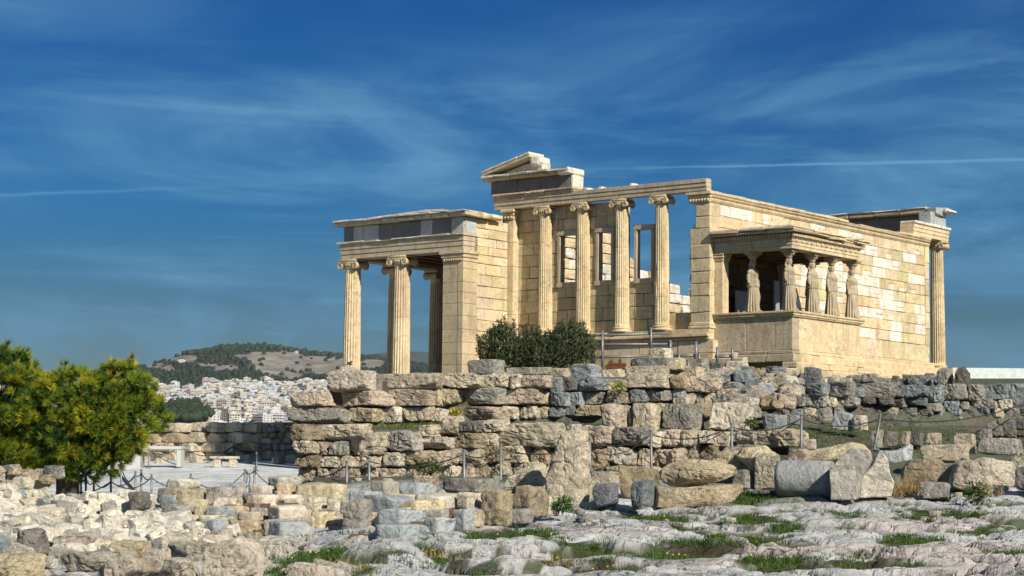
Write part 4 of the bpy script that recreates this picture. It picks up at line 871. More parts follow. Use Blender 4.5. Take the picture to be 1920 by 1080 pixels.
def outline_rock(name, poly, d, dp, tone, seed, label, cat='stone', yaw=0.0, rough=.04, n=16, bulge=.45, mat=None, pw=7.0, ridge=.16):
    """a stone with the silhouette of the photographed one, its own thickness and a rounded, rough surface"""
    Pw = [at(x, y, d) for x, y in poly]; c = np.mean(Pw, 0); L2 = np.array([((p_-c)@R, p_[2]-c[2]) for p_ in Pw]); P, Q = cube_grid(n)
    rad = np.maximum(np.abs(P[:, 0]), np.abs(P[:, 2])); th = np.arctan2(P[:, 2], P[:, 0]); dx, dz = np.cos(th), np.sin(th); rr = np.zeros(len(P))
    m_ = len(L2)
    for i in range(m_):
        a_, b_ = L2[i], L2[(i+1) % m_]; e_ = b_-a_; den = dx*e_[1]-dz*e_[0]; den = np.where(np.abs(den) < 1e-9, 1e-9, den)
        t_ = (a_[0]*e_[1]-a_[1]*e_[0])/den; u_ = (a_[0]*dz-a_[1]*dx)/den; ok = (t_ > 0) & (u_ >= -1e-6) & (u_ <= 1+1e-6); rr = np.where(ok, np.maximum(rr, t_), rr)
    y = P[:, 1]; shrink = 1-(np.abs(y)**pw)*bulge*.16; rr2 = rad*rr*shrink; V = np.stack([dx*rr2, y*dp/2*(1-bulge*rad**3*.8), dz*rr2], 1)
    wX = np.ptp(L2[:, 0]); xr = wX*ridge; rmp = (.40*np.maximum(xr-V[:, 0], 0)+1.0*np.maximum(V[:, 0]-xr, 0))*min(1, dp/wX*1.1)/(dp/2); V[:, 1] = np.where(V[:, 1] < 0, V[:, 1]*(1-np.clip(rmp, 0, .8)), V[:, 1])
    nrm = V/(np.linalg.norm(V, axis=1)[:, None]+1e-9); sz = min(np.ptp(L2[:, 0]), np.ptp(L2[:, 1])); off = np.random.RandomState(seed).uniform(-40, 40, 3)
    V = V+nrm*(sz*rough*(1.7*fbm(V*2.4/sz+off, 5, seed % 90, .6)-1.2*np.clip(1-np.abs(vnoise(V*4.0/sz+off, 3))-.78, 0, 1)*4))[:, None]
    g = G(); g.add((V@rz(yaw).T)@RCAM.T, Q, vary(tone, .05)); c2 = c+FH*dp/2
    return tag(g.build(name, mat or M_ROCK, None, False, loc=tuple(c2), fix=False), label, cat)
OR = outline_rock
OR('leaning_slab', [(1026, 946), (1024, 898), (1040, 852), (1052, 810), (1076, 803), (1104, 806), (1106, 850), (1110, 900), (1104, 942), (1070, 950)], 45.3, .8, CR*1.0, 11, 'tall tan boulder slab standing on end and leaning in front of the lower wall', n=22, rough=.045, bulge=.3)
OR('flat_boulder', [(1238, 884), (1258, 868), (1300, 861), (1350, 864), (1384, 872), (1389, 886), (1370, 900), (1320, 911), (1268, 914), (1244, 906)], 44.6, 1.2, YE*.92, 12, 'broad flat boulder with a pointed end, lying on a long low slab', n=22, rough=.06, bulge=.8)
OR('long_slab', [(1232, 952), (1233, 916), (1300, 914), (1372, 908), (1398, 906), (1400, 916), (1378, 942), (1340, 950), (1290, 953), (1236, 955)], 44.5, .9, YE*.86, 13, 'long low squared slab lying under the flat pointed boulder', n=20, rough=.035, bulge=.25)
OR('wedge_boulder', [(944, 922), (950, 896), (976, 882), (1008, 868), (1024, 872), (1026, 908), (1000, 918), (968, 930)], 47.0, .9, CR*1.05, 14, 'smooth wedge shaped boulder left of the leaning slab', n=18, bulge=.6)
OR('slanted_stone', [(1384, 856), (1396, 840), (1440, 834), (1462, 852), (1458, 880), (1428, 892), (1404, 874)], 48.8, 1.0, YE*1.12, 15, 'bright yellowish boulder with a slanted face behind the round knobbly one', n=18, bulge=.6)
OR('wedge_stone', [(1330, 868), (1346, 850), (1384, 838), (1420, 846), (1424, 880), (1380, 890), (1340, 880)], 49.6, 1.0, YE*1.02, 16, 'yellowish wedge shaped stone above the flat pointed boulder', n=18, bulge=.6)
OR('long_block', [(1512, 868), (1516, 846), (1548, 840), (1600, 829), (1624, 832), (1640, 848), (1640, 870), (1570, 874)], 51.0, .9, YE*1.12, 17, 'long smooth yellowish block with a rounded top behind the column drum', n=18, rough=.03, bulge=.6)
OR('brown_block', [(1698, 906), (1700, 878), (1716, 862), (1762, 860), (1788, 872), (1784, 908), (1740, 914)], 47.5, .9, BR*1.2, 18, 'brown sharp edged block right of the white splintered marble', n=16, bulge=.4)
OR('cream_block', [(1790, 912), (1800, 868), (1816, 858), (1836, 866), (1850, 858), (1908, 866), (1922, 888), (1912, 912), (1850, 924), (1810, 920)], 46.6, 1.1, PW*1.05, 19, 'big cream block with a bright broken right side near the right edge', n=20, bulge=.35)
OR('slanted_block', [(1878, 906), (1890, 872), (1920, 848), (1962, 834), (1970, 880), (1940, 908)], 48.2, 1.0, PW*1.02, 20, 'pale slanted block cut by the right edge above the big cream block', n=16, bulge=.4)
OR('marble_fragment', [(1646, 862), (1650, 842), (1672, 846), (1698, 842), (1706, 832), (1716, 834), (1714, 862), (1680, 868)], 49.4, .6, np.array([.56, .58, .58]), 21, 'pale bluish moulded marble fragment with an upturned right end behind the split block', n=16, rough=.02, bulge=.25, mat=M_MARBLE)
OR('standing_block', [(640, 1006), (642, 958), (654, 938), (678, 934), (694, 940), (694, 1004), (664, 1012)], 38.6, .7, GY*1.15, 22, 'tall grey marble block standing on end left of the pale blue slab', n=16, bulge=.35)
# column drum lying on its side, fluted marble block split in two
def drum():
    d = 46.3; p0, p1 = at(1462, 862, d), at(1566, 935, d); rad = abs(p0[2]-p1[2])/2*1.0; ln = abs((p1-p0)@R)*1.0; g = G(); n = 48; zz = np.linspace(-.5, .5, 11)*ln; V = []
    a = np.arange(n)/n*2*math.pi
    for z_ in zz:
        rr = rad*(1-.03*abs(z_/ln))*(1+.02*vnoise(np.stack([np.cos(a)*2, np.sin(a)*2, np.full(n, z_*3)], 1), 4)); rr = rr*(.95 if abs(z_) > .49*ln else 1); V.append(np.stack([np.full(n, z_), rr*np.cos(a), rr*np.sin(a)], 1))
    V = np.concatenate(V); Q = [[i*n+j, i*n+(j+1) % n, (i+1)*n+(j+1) % n, (i+1)*n+j] for i in range(10) for j in range(n)]+[list(range(n)), [10*n+j for j in range(n)]]
    g.add((V@rz(-.40).T)@RCAM.T, Q, np.array([.42, .44, .44])); c = (p0+p1)/2+FH*.3
    o = g.build('column_drum', M_MARBLE, None, True, loc=tuple(c)); tag(o, 'grey weathered column drum lying on its side, with a pale chipped right end', 'column drum')
    for p in o.data.polygons:
        if len(p.vertices) > 8: p.use_smooth = False
drum()
def shard(name, poly, d, dp, tone, label, yaw=0.0):
    """a broken marble slab: front outline from the photograph's block, real thickness, chipped edges"""
    P = [at(x, y, d) for x, y in poly]; c = np.mean(P, 0); L2 = [((p-c)@R, p[2]-c[2]) for p in P]; bm = bmesh.new(); n = len(L2)
    f_ = [bm.verts.new((x, -dp/2+rs.uniform(-.05, .05), z)) for x, z in L2]; b_ = [bm.verts.new((x*.93+rs.uniform(-.03, .03), dp/2, z*.97)) for x, z in L2]
    bm.faces.new(f_); bm.faces.new(b_[::-1])
    for i in range(n): bm.faces.new([f_[i], b_[i], b_[(i+1) % n], f_[(i+1) % n]][::-1])
    bmesh.ops.recalc_face_normals(bm, faces=bm.faces); bmesh.ops.bevel(bm, geom=list(bm.edges), offset=.025, segments=1, affect='EDGES')
    bmesh.ops.triangulate(bm, faces=bm.faces); bmesh.ops.subdivide_edges(bm, edges=bm.edges, cuts=3, use_grid_fill=True)
    V = np.array([v.co[:] for v in bm.verts]); V += fbm(V*np.array([7, 7, 2.5]), 4, 3)[:, None]*np.array([.03, .04, .012]); me_f = [[v.index for v in f.verts] for f in bm.faces]; bm.verts.index_update(); me_f = [[v.index for v in f.verts] for f in bm.faces]; bm.free()
    g = G(); g.add((V@rz(yaw).T)@RCAM.T, me_f, tone); c2 = c+FH*dp/2
    tag(g.build(name, M_MARBLE, None, False, loc=tuple(c2)), label, 'marble block')
shard('broken_block', [(1564, 938), (1562, 882), (1578, 860), (1604, 838), (1632, 842), (1640, 862), (1622, 892), (1612, 938)], 45.2, .55, GY*1.25, 'grey squared left half of a split marble block, right of the column drum', -.3)
shard('broken_block', [(1614, 934), (1620, 888), (1636, 876), (1648, 852), (1658, 848), (1668, 862), (1672, 888), (1680, 905), (1674, 932)], 45.7, .7, WH*1.05, 'right half of a split marble block, white and splintered like wood', -.1)
S('stone', 1752, 1806, 868, 905, 47.6, GY*1.1, 1022, 'grey stone in the shade between the brown block and the big cream block', rough=.03, n=10)
S('small_block', 1724, 1790, 903, 934, 45.8, GY*1.1, 1024, 'small mottled grey block low in front of the brown block', rough=.025, n=10)
S('squared_block', 1728, 1828, 833, 864, 50.2, CR*1.05, 1025, 'long squared cream block behind the brown block', rough=.02, n=12, depth=.8, yaw=-.15)
S('stone', 1788, 1838, 813, 850, 51.8, CR, 1026, 'upright pale stone behind the long squared cream block', rough=.03, n=10)
S('stone', 1838, 1925, 821, 852, 51.0, GY*1.1, 1027, 'flat topped grey stone near the right edge under the end of the chain', rough=.03, n=10)
S('stone', 1906, 1990, 876, 920, 45.5, GY, 1029, 'dark grey stone at the right edge in front of the cream block', rough=.04, n=10)
S('boulder', 1853, 1916, 786, 820, 54.5, GY*.75, 1030, 'dark rough boulder on the grass at the right edge below the grey wall', rough=.06, n=12, cuts=12, lo=.66)
S('stone', 1828, 1868, 804, 824, 54.0, GY, 1031, 'flat grey stone left of the dark rough boulder', n=8)
S('stone', 1906, 1980, 780, 806, 57, GY*.8, 1032, 'dark stone cut by the right edge just under the grey wall', n=8)
for i, (x0, x1, y0, y1, t) in enumerate([(1633, 1662, 807, 838, GY), (1661, 1690, 809, 836, DG_*1.2), (1690, 1712, 809, 836, CR), (1706, 1740, 812, 838, DG_*1.1), (1736, 1772, 811, 832, CR)]):
    S('footing_block', x0, x1, y0, y1, 54.2, t, 1040+i, ['grey block at the left end of the low row on the grass', 'dark second block of the low row on the grass', 'cream middle block of the low row on the grass', 'dark fourth block of the low row on the grass', 'pale right end block of the low row on the grass'][i], 'block', depth=.8, rough=.04, n=8)
for i, (x0, x1, y0, y1, d, t, lb) in enumerate([(1428, 1482, 776, 808, 57.2, BL, 'rounded blue grey boulder at the left end of the grass strip'), (1531, 1567, 766, 794, 58.6, GY, 'round grey boulder at the foot of the grey wall left of the bluish pair'), (1562, 1607, 772, 806, 57.6, BL*1.25, 'pale bluish rounded boulder on the grass behind the left leaning post'), (1597, 1634, 778, 806, 57.3, PW, 'cream pointed boulder touching the pale bluish one on the grass'), (1480, 1507, 778, 796, 58, BL*1.1, 'small pale stone behind the upright post on the grass'), (1502, 1534, 822, 842, 53, PW*1.1, 'low white stone at the foot of the upright post'),
      (1372, 1418, 693, 719, 61.5, BL, 'blue grey boulder perched at the top of the blue heap below the statue porch'), (1358, 1402, 719, 749, 60.2, BL*1.1, 'pale blue rounded boulder low in the blue heap below the statue porch'), (1397, 1434, 724, 750, 60.0, BL*1.1, 'squarish pale blue boulder at the lower right of the blue heap'), (1396, 1436, 711, 730, 61, BL*.95, 'flat blue stone in the middle of the blue heap'), (1432, 1466, 711, 731, 61.5, GY*1.1, 'grey boulder bearing a small white marker right of the blue heap'),
      (1068, 1130, 682, 709, 59.2, BL*1.4, 'pale blue marble block lying on top of the upper terrace wall'), (1506, 1548, 689, 719, 62, BL*.7, 'dark blue squarish boulder standing on the grey wall below the temple corner'), (1757, 1794, 688, 724, 61.6, GY*1.05, 'tall grey boulder at the foot of the right hand corner column'), (1790, 1826, 688, 724, 61.2, DG_*.9, 'dark jagged boulder at the left end of the white hoarding'),
      (876, 948, 674, 702, 60.5, GY, 'grey pitted block on the terrace left of the dark bush'), (944, 1034, 688, 704, 60.8, PW, 'long pale slab lying below the dark bush'), (1030, 1072, 690, 708, 60.8, CR, 'low cream slab just left of the pale blue block on the wall'), (1126, 1174, 692, 712, 60.2, CR, 'cream slab right of the pale blue block on the wall'), (1170, 1262, 686, 703, 61, CR, 'low rough cream slab under the tall stepped block pile'), (1180, 1272, 670, 694, 62.2, GY*1.05, 'large grey block in the middle of the stepped pile before the west front'), (1217, 1264, 653, 674, 62.6, PW*1.15, 'bright pale block on top of the stepped pile before the west front'), (1258, 1288, 672, 694, 62.0, YE*1.05, 'yellow stepped block at the right of the stepped pile'), (1284, 1322, 688, 706, 61.4, YE, 'low yellow block at the foot of the stepped pile'), (1300, 1334, 672, 707, 62.5, GY*1.1, 'thin grey stone standing on end beside the stepped pile'), (1362, 1406, 676, 698, 64, PW*1.1, 'cream squared block on the terrace below the left end of the statue porch'), (1332, 1364, 680, 702, 64, DG_, 'dark rubble stone right of the standing thin stone'), (1404, 1440, 690, 712, 64, CR, 'cream stone right of the blue heap top')]):
    S('boulder' if 'boulder' in lb else 'stone' if 'stone' in lb else 'block', x0, x1, y0, y1, d, t, 1100+i, lb, rough=.05 if 'boulder' in lb else .028, n=10, cuts=13 if 'boulder' in lb else 8, lo=.66 if 'boulder' in lb else .8, k=12 if 'boulder' in lb else 24)
for i in range(26):                      # grey stones heaped along the foot of the temple steps
    x = 1440+i*13+rs.uniform(-6, 6); y = 712+rs.uniform(-4, 8); w_ = rs.uniform(16, 40)
    S('rubble_stone', x-w_/2, x+w_/2, y-rs.uniform(6, 11), y+8, 62.2+rs.uniform(0, 1.6), [GY, DG_*1.2, BL*.8, CR][rs.randint(4)], 1200+i, 'small grey rubble stone on the ground along the foot of the temple steps', 'stone', group='rubble along the temple steps', n=6, rough=.06)
# ---- the sorted marble blocks in the left foreground, stacked on short timbers
MBK = [(676, 782, 930, 968, 43.6, BL*1.15, 'long bluish marble block with broken edges behind the pale blue slab'), (706, 802, 955, 988, 41.4, BL*1.45, 'flat pale blue marble slab with a clean top, foremost of the stack'), (746, 836, 938, 980, 42.6, YE*1.15, 'yellowish marble block with a bright broken end right of the pale blue slab'), (772, 864, 927, 957, 44.0, WH, 'white rounded marble block at the back of the stack'), (855, 897, 923, 954, 44.6, PW, 'short cream block at the right end of the back row'), (688, 806, 984, 1022, None, BL*1.3, 'long whitish slab at the bottom of the stack under the pale blue slab'), (792, 858, 972, 1008, 41.6, BL*1.35, 'pale grey marble block in the bottom row right of the long slab'), (848, 902, 953, 1000, None, BL*1.35, 'pale blue notched marble block at the right end of the bottom row'), (745, 820, 905, 934, 45.6, BL*1.35, 'bluish white block on top at the very back of the stack'), (772, 826, 892, 914, 48.5, PK, 'pink stone behind the bluish white block'), (692, 752, 902, 936, 48.4, GY*1.05, 'grey squared block behind the stack at the foot of the second post'),
       (895, 965, 918, 986, 43.8, BR*1.3, 'rough brown footing block at the right of the marble stack'), (960, 1030, 912, 972, 45.0, BR*1.25, 'long brown footing block left of the leaning slab'), (956, 1004, 953, 982, None, GY, 'small rounded grey boulder in front of the brown footing blocks'), (1000, 1052, 930, 966, 45.2, CR*.9, 'low broken block at the left foot of the leaning slab'), (826, 944, 896, 925, 48.6, GY*1.0, 'low sloping grey rock between the second and third posts'),
       (306, 374, 896, 920, 48.0, WH, 'rounded white marble column piece on top of the left stack'), (298, 386, 916, 952, 46.4, YE*.95, 'long yellowish grey beam block in the left stack under the white column piece'), (380, 458, 912, 948, 46.2, GY*1.25, 'squared grey and cream block beside the beam block in the left stack'), (496, 568, 892, 920, 48.6, WH*.92, 'white cylinder shaped block lying on the back of the left stack'), (446, 520, 924, 944, 46.6, GY*1.3, 'flat moulded grey slab in the top row of the left stack'), (504, 570, 926, 948, 46.0, PW*1.1, 'pale flat slab in the top row of the left stack under the cylinder'), (555, 628, 906, 936, 47.6, YE*.95, 'triangular yellowish block at the right of the left stack'), (382, 442, 950, 980, 45.0, BL*1.25, 'bluish block in the middle row of the left stack'), (496, 576, 948, 984, 44.4, PW*1.1, 'large cream block with broken corner in the middle row of the left stack'), (566, 618, 930, 964, 45.2, PW, 'cream rounded block above the tilted yellow one'), (610, 644, 936, 968, 45.0, PW, 'small cream block beside the tall grey standing block'), (578, 628, 960, 1004, 42.6, YE*1.05, 'tilted yellow block in the right end of the left stack'), (494, 588, 978, 1018, None, BL*1.4, 'whitish blue block at the bottom right of the left stack'), (436, 494, 998, 1024, None, CR*.9, 'brown cream block at the bottom of the left stack'), (444, 498, 960, 978, 44.4, CR, 'narrow cream block between the middle blocks of the left stack'), (366, 422, 966, 986, 43.8, PW, 'low cream block under the bluish block of the left stack'), (444, 500, 978, 996, 43.6, BR*1.3, 'brown block on timbers near the bottom of the left stack'), (612, 640, 966, 986, 43.6, PW, 'small pale block behind the tilted yellow one'), (300, 366, 948, 972, 46.2, GY*1.05, 'dark grey block under the beam block at the left end of the stack'), (236, 280, 924, 958, 47.6, GY*.85, 'dark rough footing stone left of the beam block')]
for i, (x0, x1, y0, y1, d, t, lb) in enumerate(MBK):
    kw = dict(MB); kw['cuts'] = 10; kw['lo'] = .70; kw['k'] = 30
    if 'tall grey' in lb or 'tilted' in lb: kw['tilt'] = .0
    if 'cylinder' in lb or 'column piece' in lb or 'rounded' in lb or 'boulder' in lb: kw.update(cuts=14, lo=.66, k=12)
    rough_ = ('brown' in lb or 'rock' in lb or 'footing' in lb or 'boulder' in lb)
    if rough_: kw.update(mat=M_ROCK, rough=.045)
    S('boulder' if 'boulder' in lb else 'marble_block' if not rough_ else 'rough_block', x0, x1, y0, y1, stack_d(x0, y1), t, 1300+i, lb, 'block', depth=(.9 if x1-x0 > 60 else .7), yaw=-rs.uniform(.4, .85), **kw)
for i, (x0, x1, y0, y1, d) in enumerate([(720, 736, 986, 996, 41.8), (752, 790, 984, 994, 41.5), (838, 850, 954, 974, 43.4), (770, 800, 978, 986, 42.8), (456, 470, 944, 962, 45.6), (488, 500, 944, 962, 45.4), (420, 440, 946, 954, 46), (330, 346, 948, 956, 46.2), (620, 640, 1000, 1012, 41.4), (655, 690, 1002, 1016, 40.4), (470, 494, 992, 1002, 43.0), (442, 456, 978, 990, 43.4), (574, 590, 1000, 1012, 41.6), (318, 330, 914, 922, 47.0), (520, 560, 942, 950, 45.4)]):
    d = stack_d(x0, y1)-.1; p0, p1 = at(x0, y0, d), at(x1, y1, d); wd, h = abs((p1-p0)@R), abs(p0[2]-p1[2]); g = G(); g.box(-wd/2, wd/2, 0, .9, 0, h, (1, 1, 1), .01, jit=.008); g.V[0] = g.V[0]@RCAM.T; c = (p0+p1)/2
    tag(g.build('timber_spacer', M_WOOD, None, loc=(c[0], c[1], min(p0[2], p1[2]))), 'short brown timber laid as a spacer between the stacked marble blocks', 'timber', 'timber spacers under the stacked blocks')
for row, (x0, x1, yb) in enumerate(((290, 640, 938), (300, 645, 960), (360, 645, 982), (420, 640, 1004), (650, 895, 950), (690, 895, 985))):
    x = x0
    while x < x1:
        w_ = rs.uniform(34, 72); h_ = rs.uniform(22, 34); S('marble_block', x, x+w_, yb-h_, yb+4, stack_d(x, yb+4)+.5, [PW, GY*1.2, CR, YE, BR*1.2, BL*1.2][rs.randint(6)], 1450+k if False else 5000+row*40+int(x), 'weathered marble block showing between the front blocks of the sorted stacks', 'block', group='blocks inside the sorted stacks', yaw=-rs.uniform(.2, .7), depth=.7, **MB); x += w_*rs.uniform(.95, 1.15)
# ---- rubble heap at the left, several layers deep
def heap_y(x): return np.interp(x, [-60, 0, 100, 220, 300, 380, 440], [905, 912, 935, 926, 950, 975, 1000])
k = 0
for row in range(13):
    d = 47.6-row*.52; x = -70+rs.uniform(0, 20)
    while x < 412-row*3:
        w_ = rs.uniform(18, 48)*(1+.02*row)*(1.5 if rs.rand() < .10 else 1); h_ = w_*rs.uniform(.26, .52)+2; yb = heap_y(x)+row*8.2+h_*.75+rs.uniform(-4, 4)
        if yb > 1036: x += w_; continue
        u = rs.rand(); t, nm = (WH*1.15, 'chalky white') if u < .58 else (PW*1.05, 'cream') if u < .80 else (GY*1.3, 'grey') if u < .93 else (BL*1.15, 'bluish')
        S('rubble_stone', x, x+w_, yb-h_, yb, d_left(yb+13*(1-row/13)+1)+rs.uniform(-.1, .2), t, 1500+k, nm+' rough stone in the low rubble heap at the lower left', 'stone', group=nm+' stones of the rubble heap', mat=M_RUB, rough=.016, n=6, cuts=9, lo=.64, k=44, yaw=-rs.uniform(.1, .9), tilt=rs.uniform(-.3, .3), pitch=rs.uniform(-.3, .3), sink=.2)
        k += 1; x += w_*rs.uniform(.6, .85)
FR = [(-40, 82, 1036, 1090, YE*1.05, 'big squared cream block in the bottom left corner'), (100, 250, 1034, 1066, PW*.95, 'long pale slab lying along the bottom at the left'), (18, 94, 990, 1035, GY*.8, 'large dark grey smooth boulder in front of the rubble heap'), (198, 275, 1013, 1044, YE*1.05, 'bright cream stone with a shaded left side at the front of the heap'), (300, 430, 1020, 1056, PW*.85, 'pale flat rock in front of the left stack'), (362, 488, 1016, 1090, PW*1.05, 'large tilted lichen covered rock at the bottom left'), (150, 300, 1060, 1098, PW*.92, 'broad rough rock at the bottom edge left of the tilted one'), (280, 372, 1062, 1098, PW*.9, 'low rock at the bottom edge under the tilted one'), (530, 632, 1056, 1096, PW, 'smooth pale rock rounding out of the bottom edge'), (82, 180, 1004, 1034, PW, 'pale slab lying flat at the front of the rubble heap'), (-40, 24, 1000, 1036, BL, 'bluish stone at the left edge in front of the rubble heap')]
for i, (x0, x1, y0, y1, t, lb) in enumerate(FR):
    S('boulder' if 'boulder' in lb else 'rock', x0, x1, y0, y1, max(d_left(min(y1, 1088)) if x1 < 520 else onrock(min(y1, 1082)), 29.5)-.4, t, 1800+i, lb, 'rock', rough=.05, n=16, cuts=16, lo=.56, k=18, tilt=-.22 if 'tilted' in lb else rs.uniform(-.1, .1), yaw=-rs.uniform(.2, .6), sink=.25, depth=1.3)
# small stones strewn over the bedrock and at the feet of the walls
for i in range(70):
    x = rs.uniform(600, 1900); d = rs.uniform(40, 51.5); P = gpos(x, d); s_ = rs.uniform(.06, .17); g = G(); V, Q = rock_geo((s_*1.5, s_*1.2, s_), 2000+i, n=4, cuts=8, lo=.7); g.add(V, Q, vary([PW, GY, CR, BL][rs.randint(4)], .1))
    tag(g.build('loose_stone', M_ROCK, None, True, loc=(P[0], P[1], P[2]+s_*.3), fix=False), 'fist sized loose stone lying on the bedrock in front of the walls', 'stone', 'loose stones on the bedrock')

for i in range(120):                      # rubble slope between the terrace wall and the statue porch
    x = rs.uniform(1272, 1500); y = rs.uniform(702, 764); w_ = rs.uniform(16, 42); d = float(np.interp(-y, [-764, -704], [58.2, 62.5]))
    if 1352 < x < 1440 and 690 < y < 752 and rs.rand() < .3: continue
    S('rubble_stone', x-w_/2, x+w_/2, y-w_*.5, y+w_*.12, d, [CR, PK, GY, PW, BR*1.2, BL][rs.randint(6)], 6000+i, 'small broken stone on the rubble slope beside the blue heap', 'stone', group='stones of the rubble slope', n=7, rough=.05, lo=.66, cuts=12, yaw=rs.uniform(-.6, .6), tilt=rs.uniform(-.2, .2))
for i in range(80):
    x = rs.uniform(-10, 640); y = rs.uniform(1024, 1080); w_ = rs.uniform(22, 74)
    S('flat_rock', x-w_/2, x+w_/2, y-w_*.3, y+6, max(float(np.interp(-y, [-1088, -1066, -1050, -1022], [30, 33, 36, 40])), 29.6), [PW, GY*1.55, WH*1.1, WH][rs.randint(4)], 6200+i, 'low weathered rock lying flat among the bedrock at the bottom left', 'rock', group='flat rocks at the bottom left', n=10, rough=.03, lo=.60, cuts=12, k=34, yaw=-rs.uniform(.1, .9), tilt=rs.uniform(-.2, .2), pitch=rs.uniform(-.2, .2), sink=.35)
# ------------------------------------------------------------------ far country: plain, city slope, hills
def far_sheet(name, pxs, ds, yfun, tone_fun, relief, mat):
    PGf, DGf = np.meshgrid(pxs, ds); Y = yfun(PGf, DGf); vx_ = (PGf-960)/FP; vy_ = (540+SH-Y)/FP
    v = F+R2*vx_[..., None]+U2*vy_[..., None]; P = C+v*(DGf/(v@FH))[..., None]
    rel = relief(PGf, DGf, P); P[..., 2] += rel; nr, nc = PGf.shape
    me = bpy.data.meshes.new(name); ii, jj = np.meshgrid(np.arange(nr-1), np.arange(nc-1), indexing='ij'); a = (ii*nc+jj).ravel()
    me.from_pydata(P.reshape(-1, 3).tolist(), [], np.stack([a, a+1, a+nc+1, a+nc], 1).tolist()); T = tone_fun(PGf, DGf, Y, P)
    ca = me.color_attributes.new('tone', 'FLOAT_COLOR', 'POINT'); ca.data.foreach_set('color', np.concatenate([T.reshape(-1, 3), np.ones((nr*nc, 1))], 1).astype(np.float32).ravel())
    me.polygons.foreach_set('use_smooth', np.ones(len(me.polygons), bool)); me.materials.append(mat); me.update()
    o = bpy.data.objects.new(name, me); link(o); tag(o, kind='structure'); return P
M_FAR = plain('far_land', (1, 1, 1), 1.0, var=0.30, scale=0.035, use_tone=True, spec=0.05)
CREST = ([-600, -100, 150, 205, 262, 300, 330, 360, 385, 420, 462, 500, 540, 562, 600, 640, 690, 735, 800, 900, 1100], [704, 702, 700, 699, 692, 682, 669, 659, 652, 648, 648, 652, 659, 662, 669, 674, 680, 686, 690, 696, 700])
CITY = ([500, 1000, 1500, 1900, 2300, 2700, 3100, 3500], [870, 850, 825, 802, 786, 768, 748, 727])
def y_far(px, d):
    yc = np.interp(d, *CITY); cr = np.interp(px, *CREST); t = smooth(3500, 4600, d); dn = smooth(4600, 6200, d)
    return yc*(1-t)+cr*t+dn*30
def rel_far(px, d, P):
    n_ = fbm(P.reshape(-1, 3)/260, 4, 61).reshape(px.shape); r_ = (1-np.abs(vnoise(P.reshape(-1, 3)/np.array([170, 170, 400]), 63))).reshape(px.shape)
    return (n_*26+r_*14-9)*smooth(3500, 3800, d)*smooth(5200, 4500, d)*.7
ROCKP = [(522, 680, 56, 21), (350, 668, 36, 4), (600, 678, 40, 5), (490, 668, 30, 10), (548, 694, 34, 9), (600, 690, 40, 8), (640, 690, 40, 9), (335, 676, 38, 5), (300, 690, 30, 6), (420, 688, 26, 6), (395, 681, 30, 4), (700, 690, 25, 6), (455, 664, 20, 3)]
def tone_far(px, d, Y, P):
    Yv = Y; m_ = np.zeros(px.shape); n_ = fbm(P.reshape(-1, 3)/60, 4, 71).reshape(px.shape)
    for (x, y, a, b) in ROCKP: m_ = np.maximum(m_, np.exp(-(((px-x)/a)**2+((Yv-y)/b)**2)*.9))
    m_ = smooth(.28, .55, m_+n_*.22)*smooth(3600, 3750, d)
    forest = np.array([.022, .032, .022]); rock = np.array([.27, .25, .22]); street = np.array([.16, .15, .14])
    s_ = smooth(3560, 3420, d)[..., None]; T = forest*(1-m_[..., None])+rock*(.8+.35*n_[..., None])*m_[..., None]
    return T*(1-s_)+street*s_
PF = far_sheet('hills', np.concatenate([np.arange(-700, 180, 40), np.arange(180, 800, 4), np.arange(800, 1500, 40)]), np.concatenate([np.arange(420, 3500, 70), np.arange(3500, 4700, 16), np.arange(4700, 6400, 120)]), y_far, tone_far, rel_far, M_FAR)
far_sheet('far_hills', np.arange(-600, 2600, 25), np.array([8200, 9000, 9600, 10500, 12000]), lambda px, d: np.interp(d, [8200, 9000, 9600, 12000], [0, .45, 1, .1])*(np.interp(px, [-600, 500, 640, 700, 760, 810, 860, 1000, 1300, 2600], [706, 690, 673, 667, 661, 659, 663, 676, 700, 712])-730)+730, lambda px, d, Y, P: np.tile(np.array([.06, .075, .07]), (*px.shape, 1)), lambda px, d, P: fbm(P.reshape(-1, 3)/500, 3, 9).reshape(px.shape)*22, M_FAR)
me = bpy.data.meshes.new('plain'); S_ = 26000; me.from_pydata([(-S_, -S_, -125), (S_, -S_, -125), (S_, S_, -125), (-S_, S_, -125)], [], [[0, 1, 2, 3]]); me.materials.append(plain('dry_plain', (.16, .15, .11), 1.0, var=.3, scale=.01)); tag(link(bpy.data.objects.new('plain', me)) or SC.objects['plain'], kind='structure')
def far_pt(px, y, d, up=0): P = at(px, y, d); P = P.copy(); P[2] += up; return P
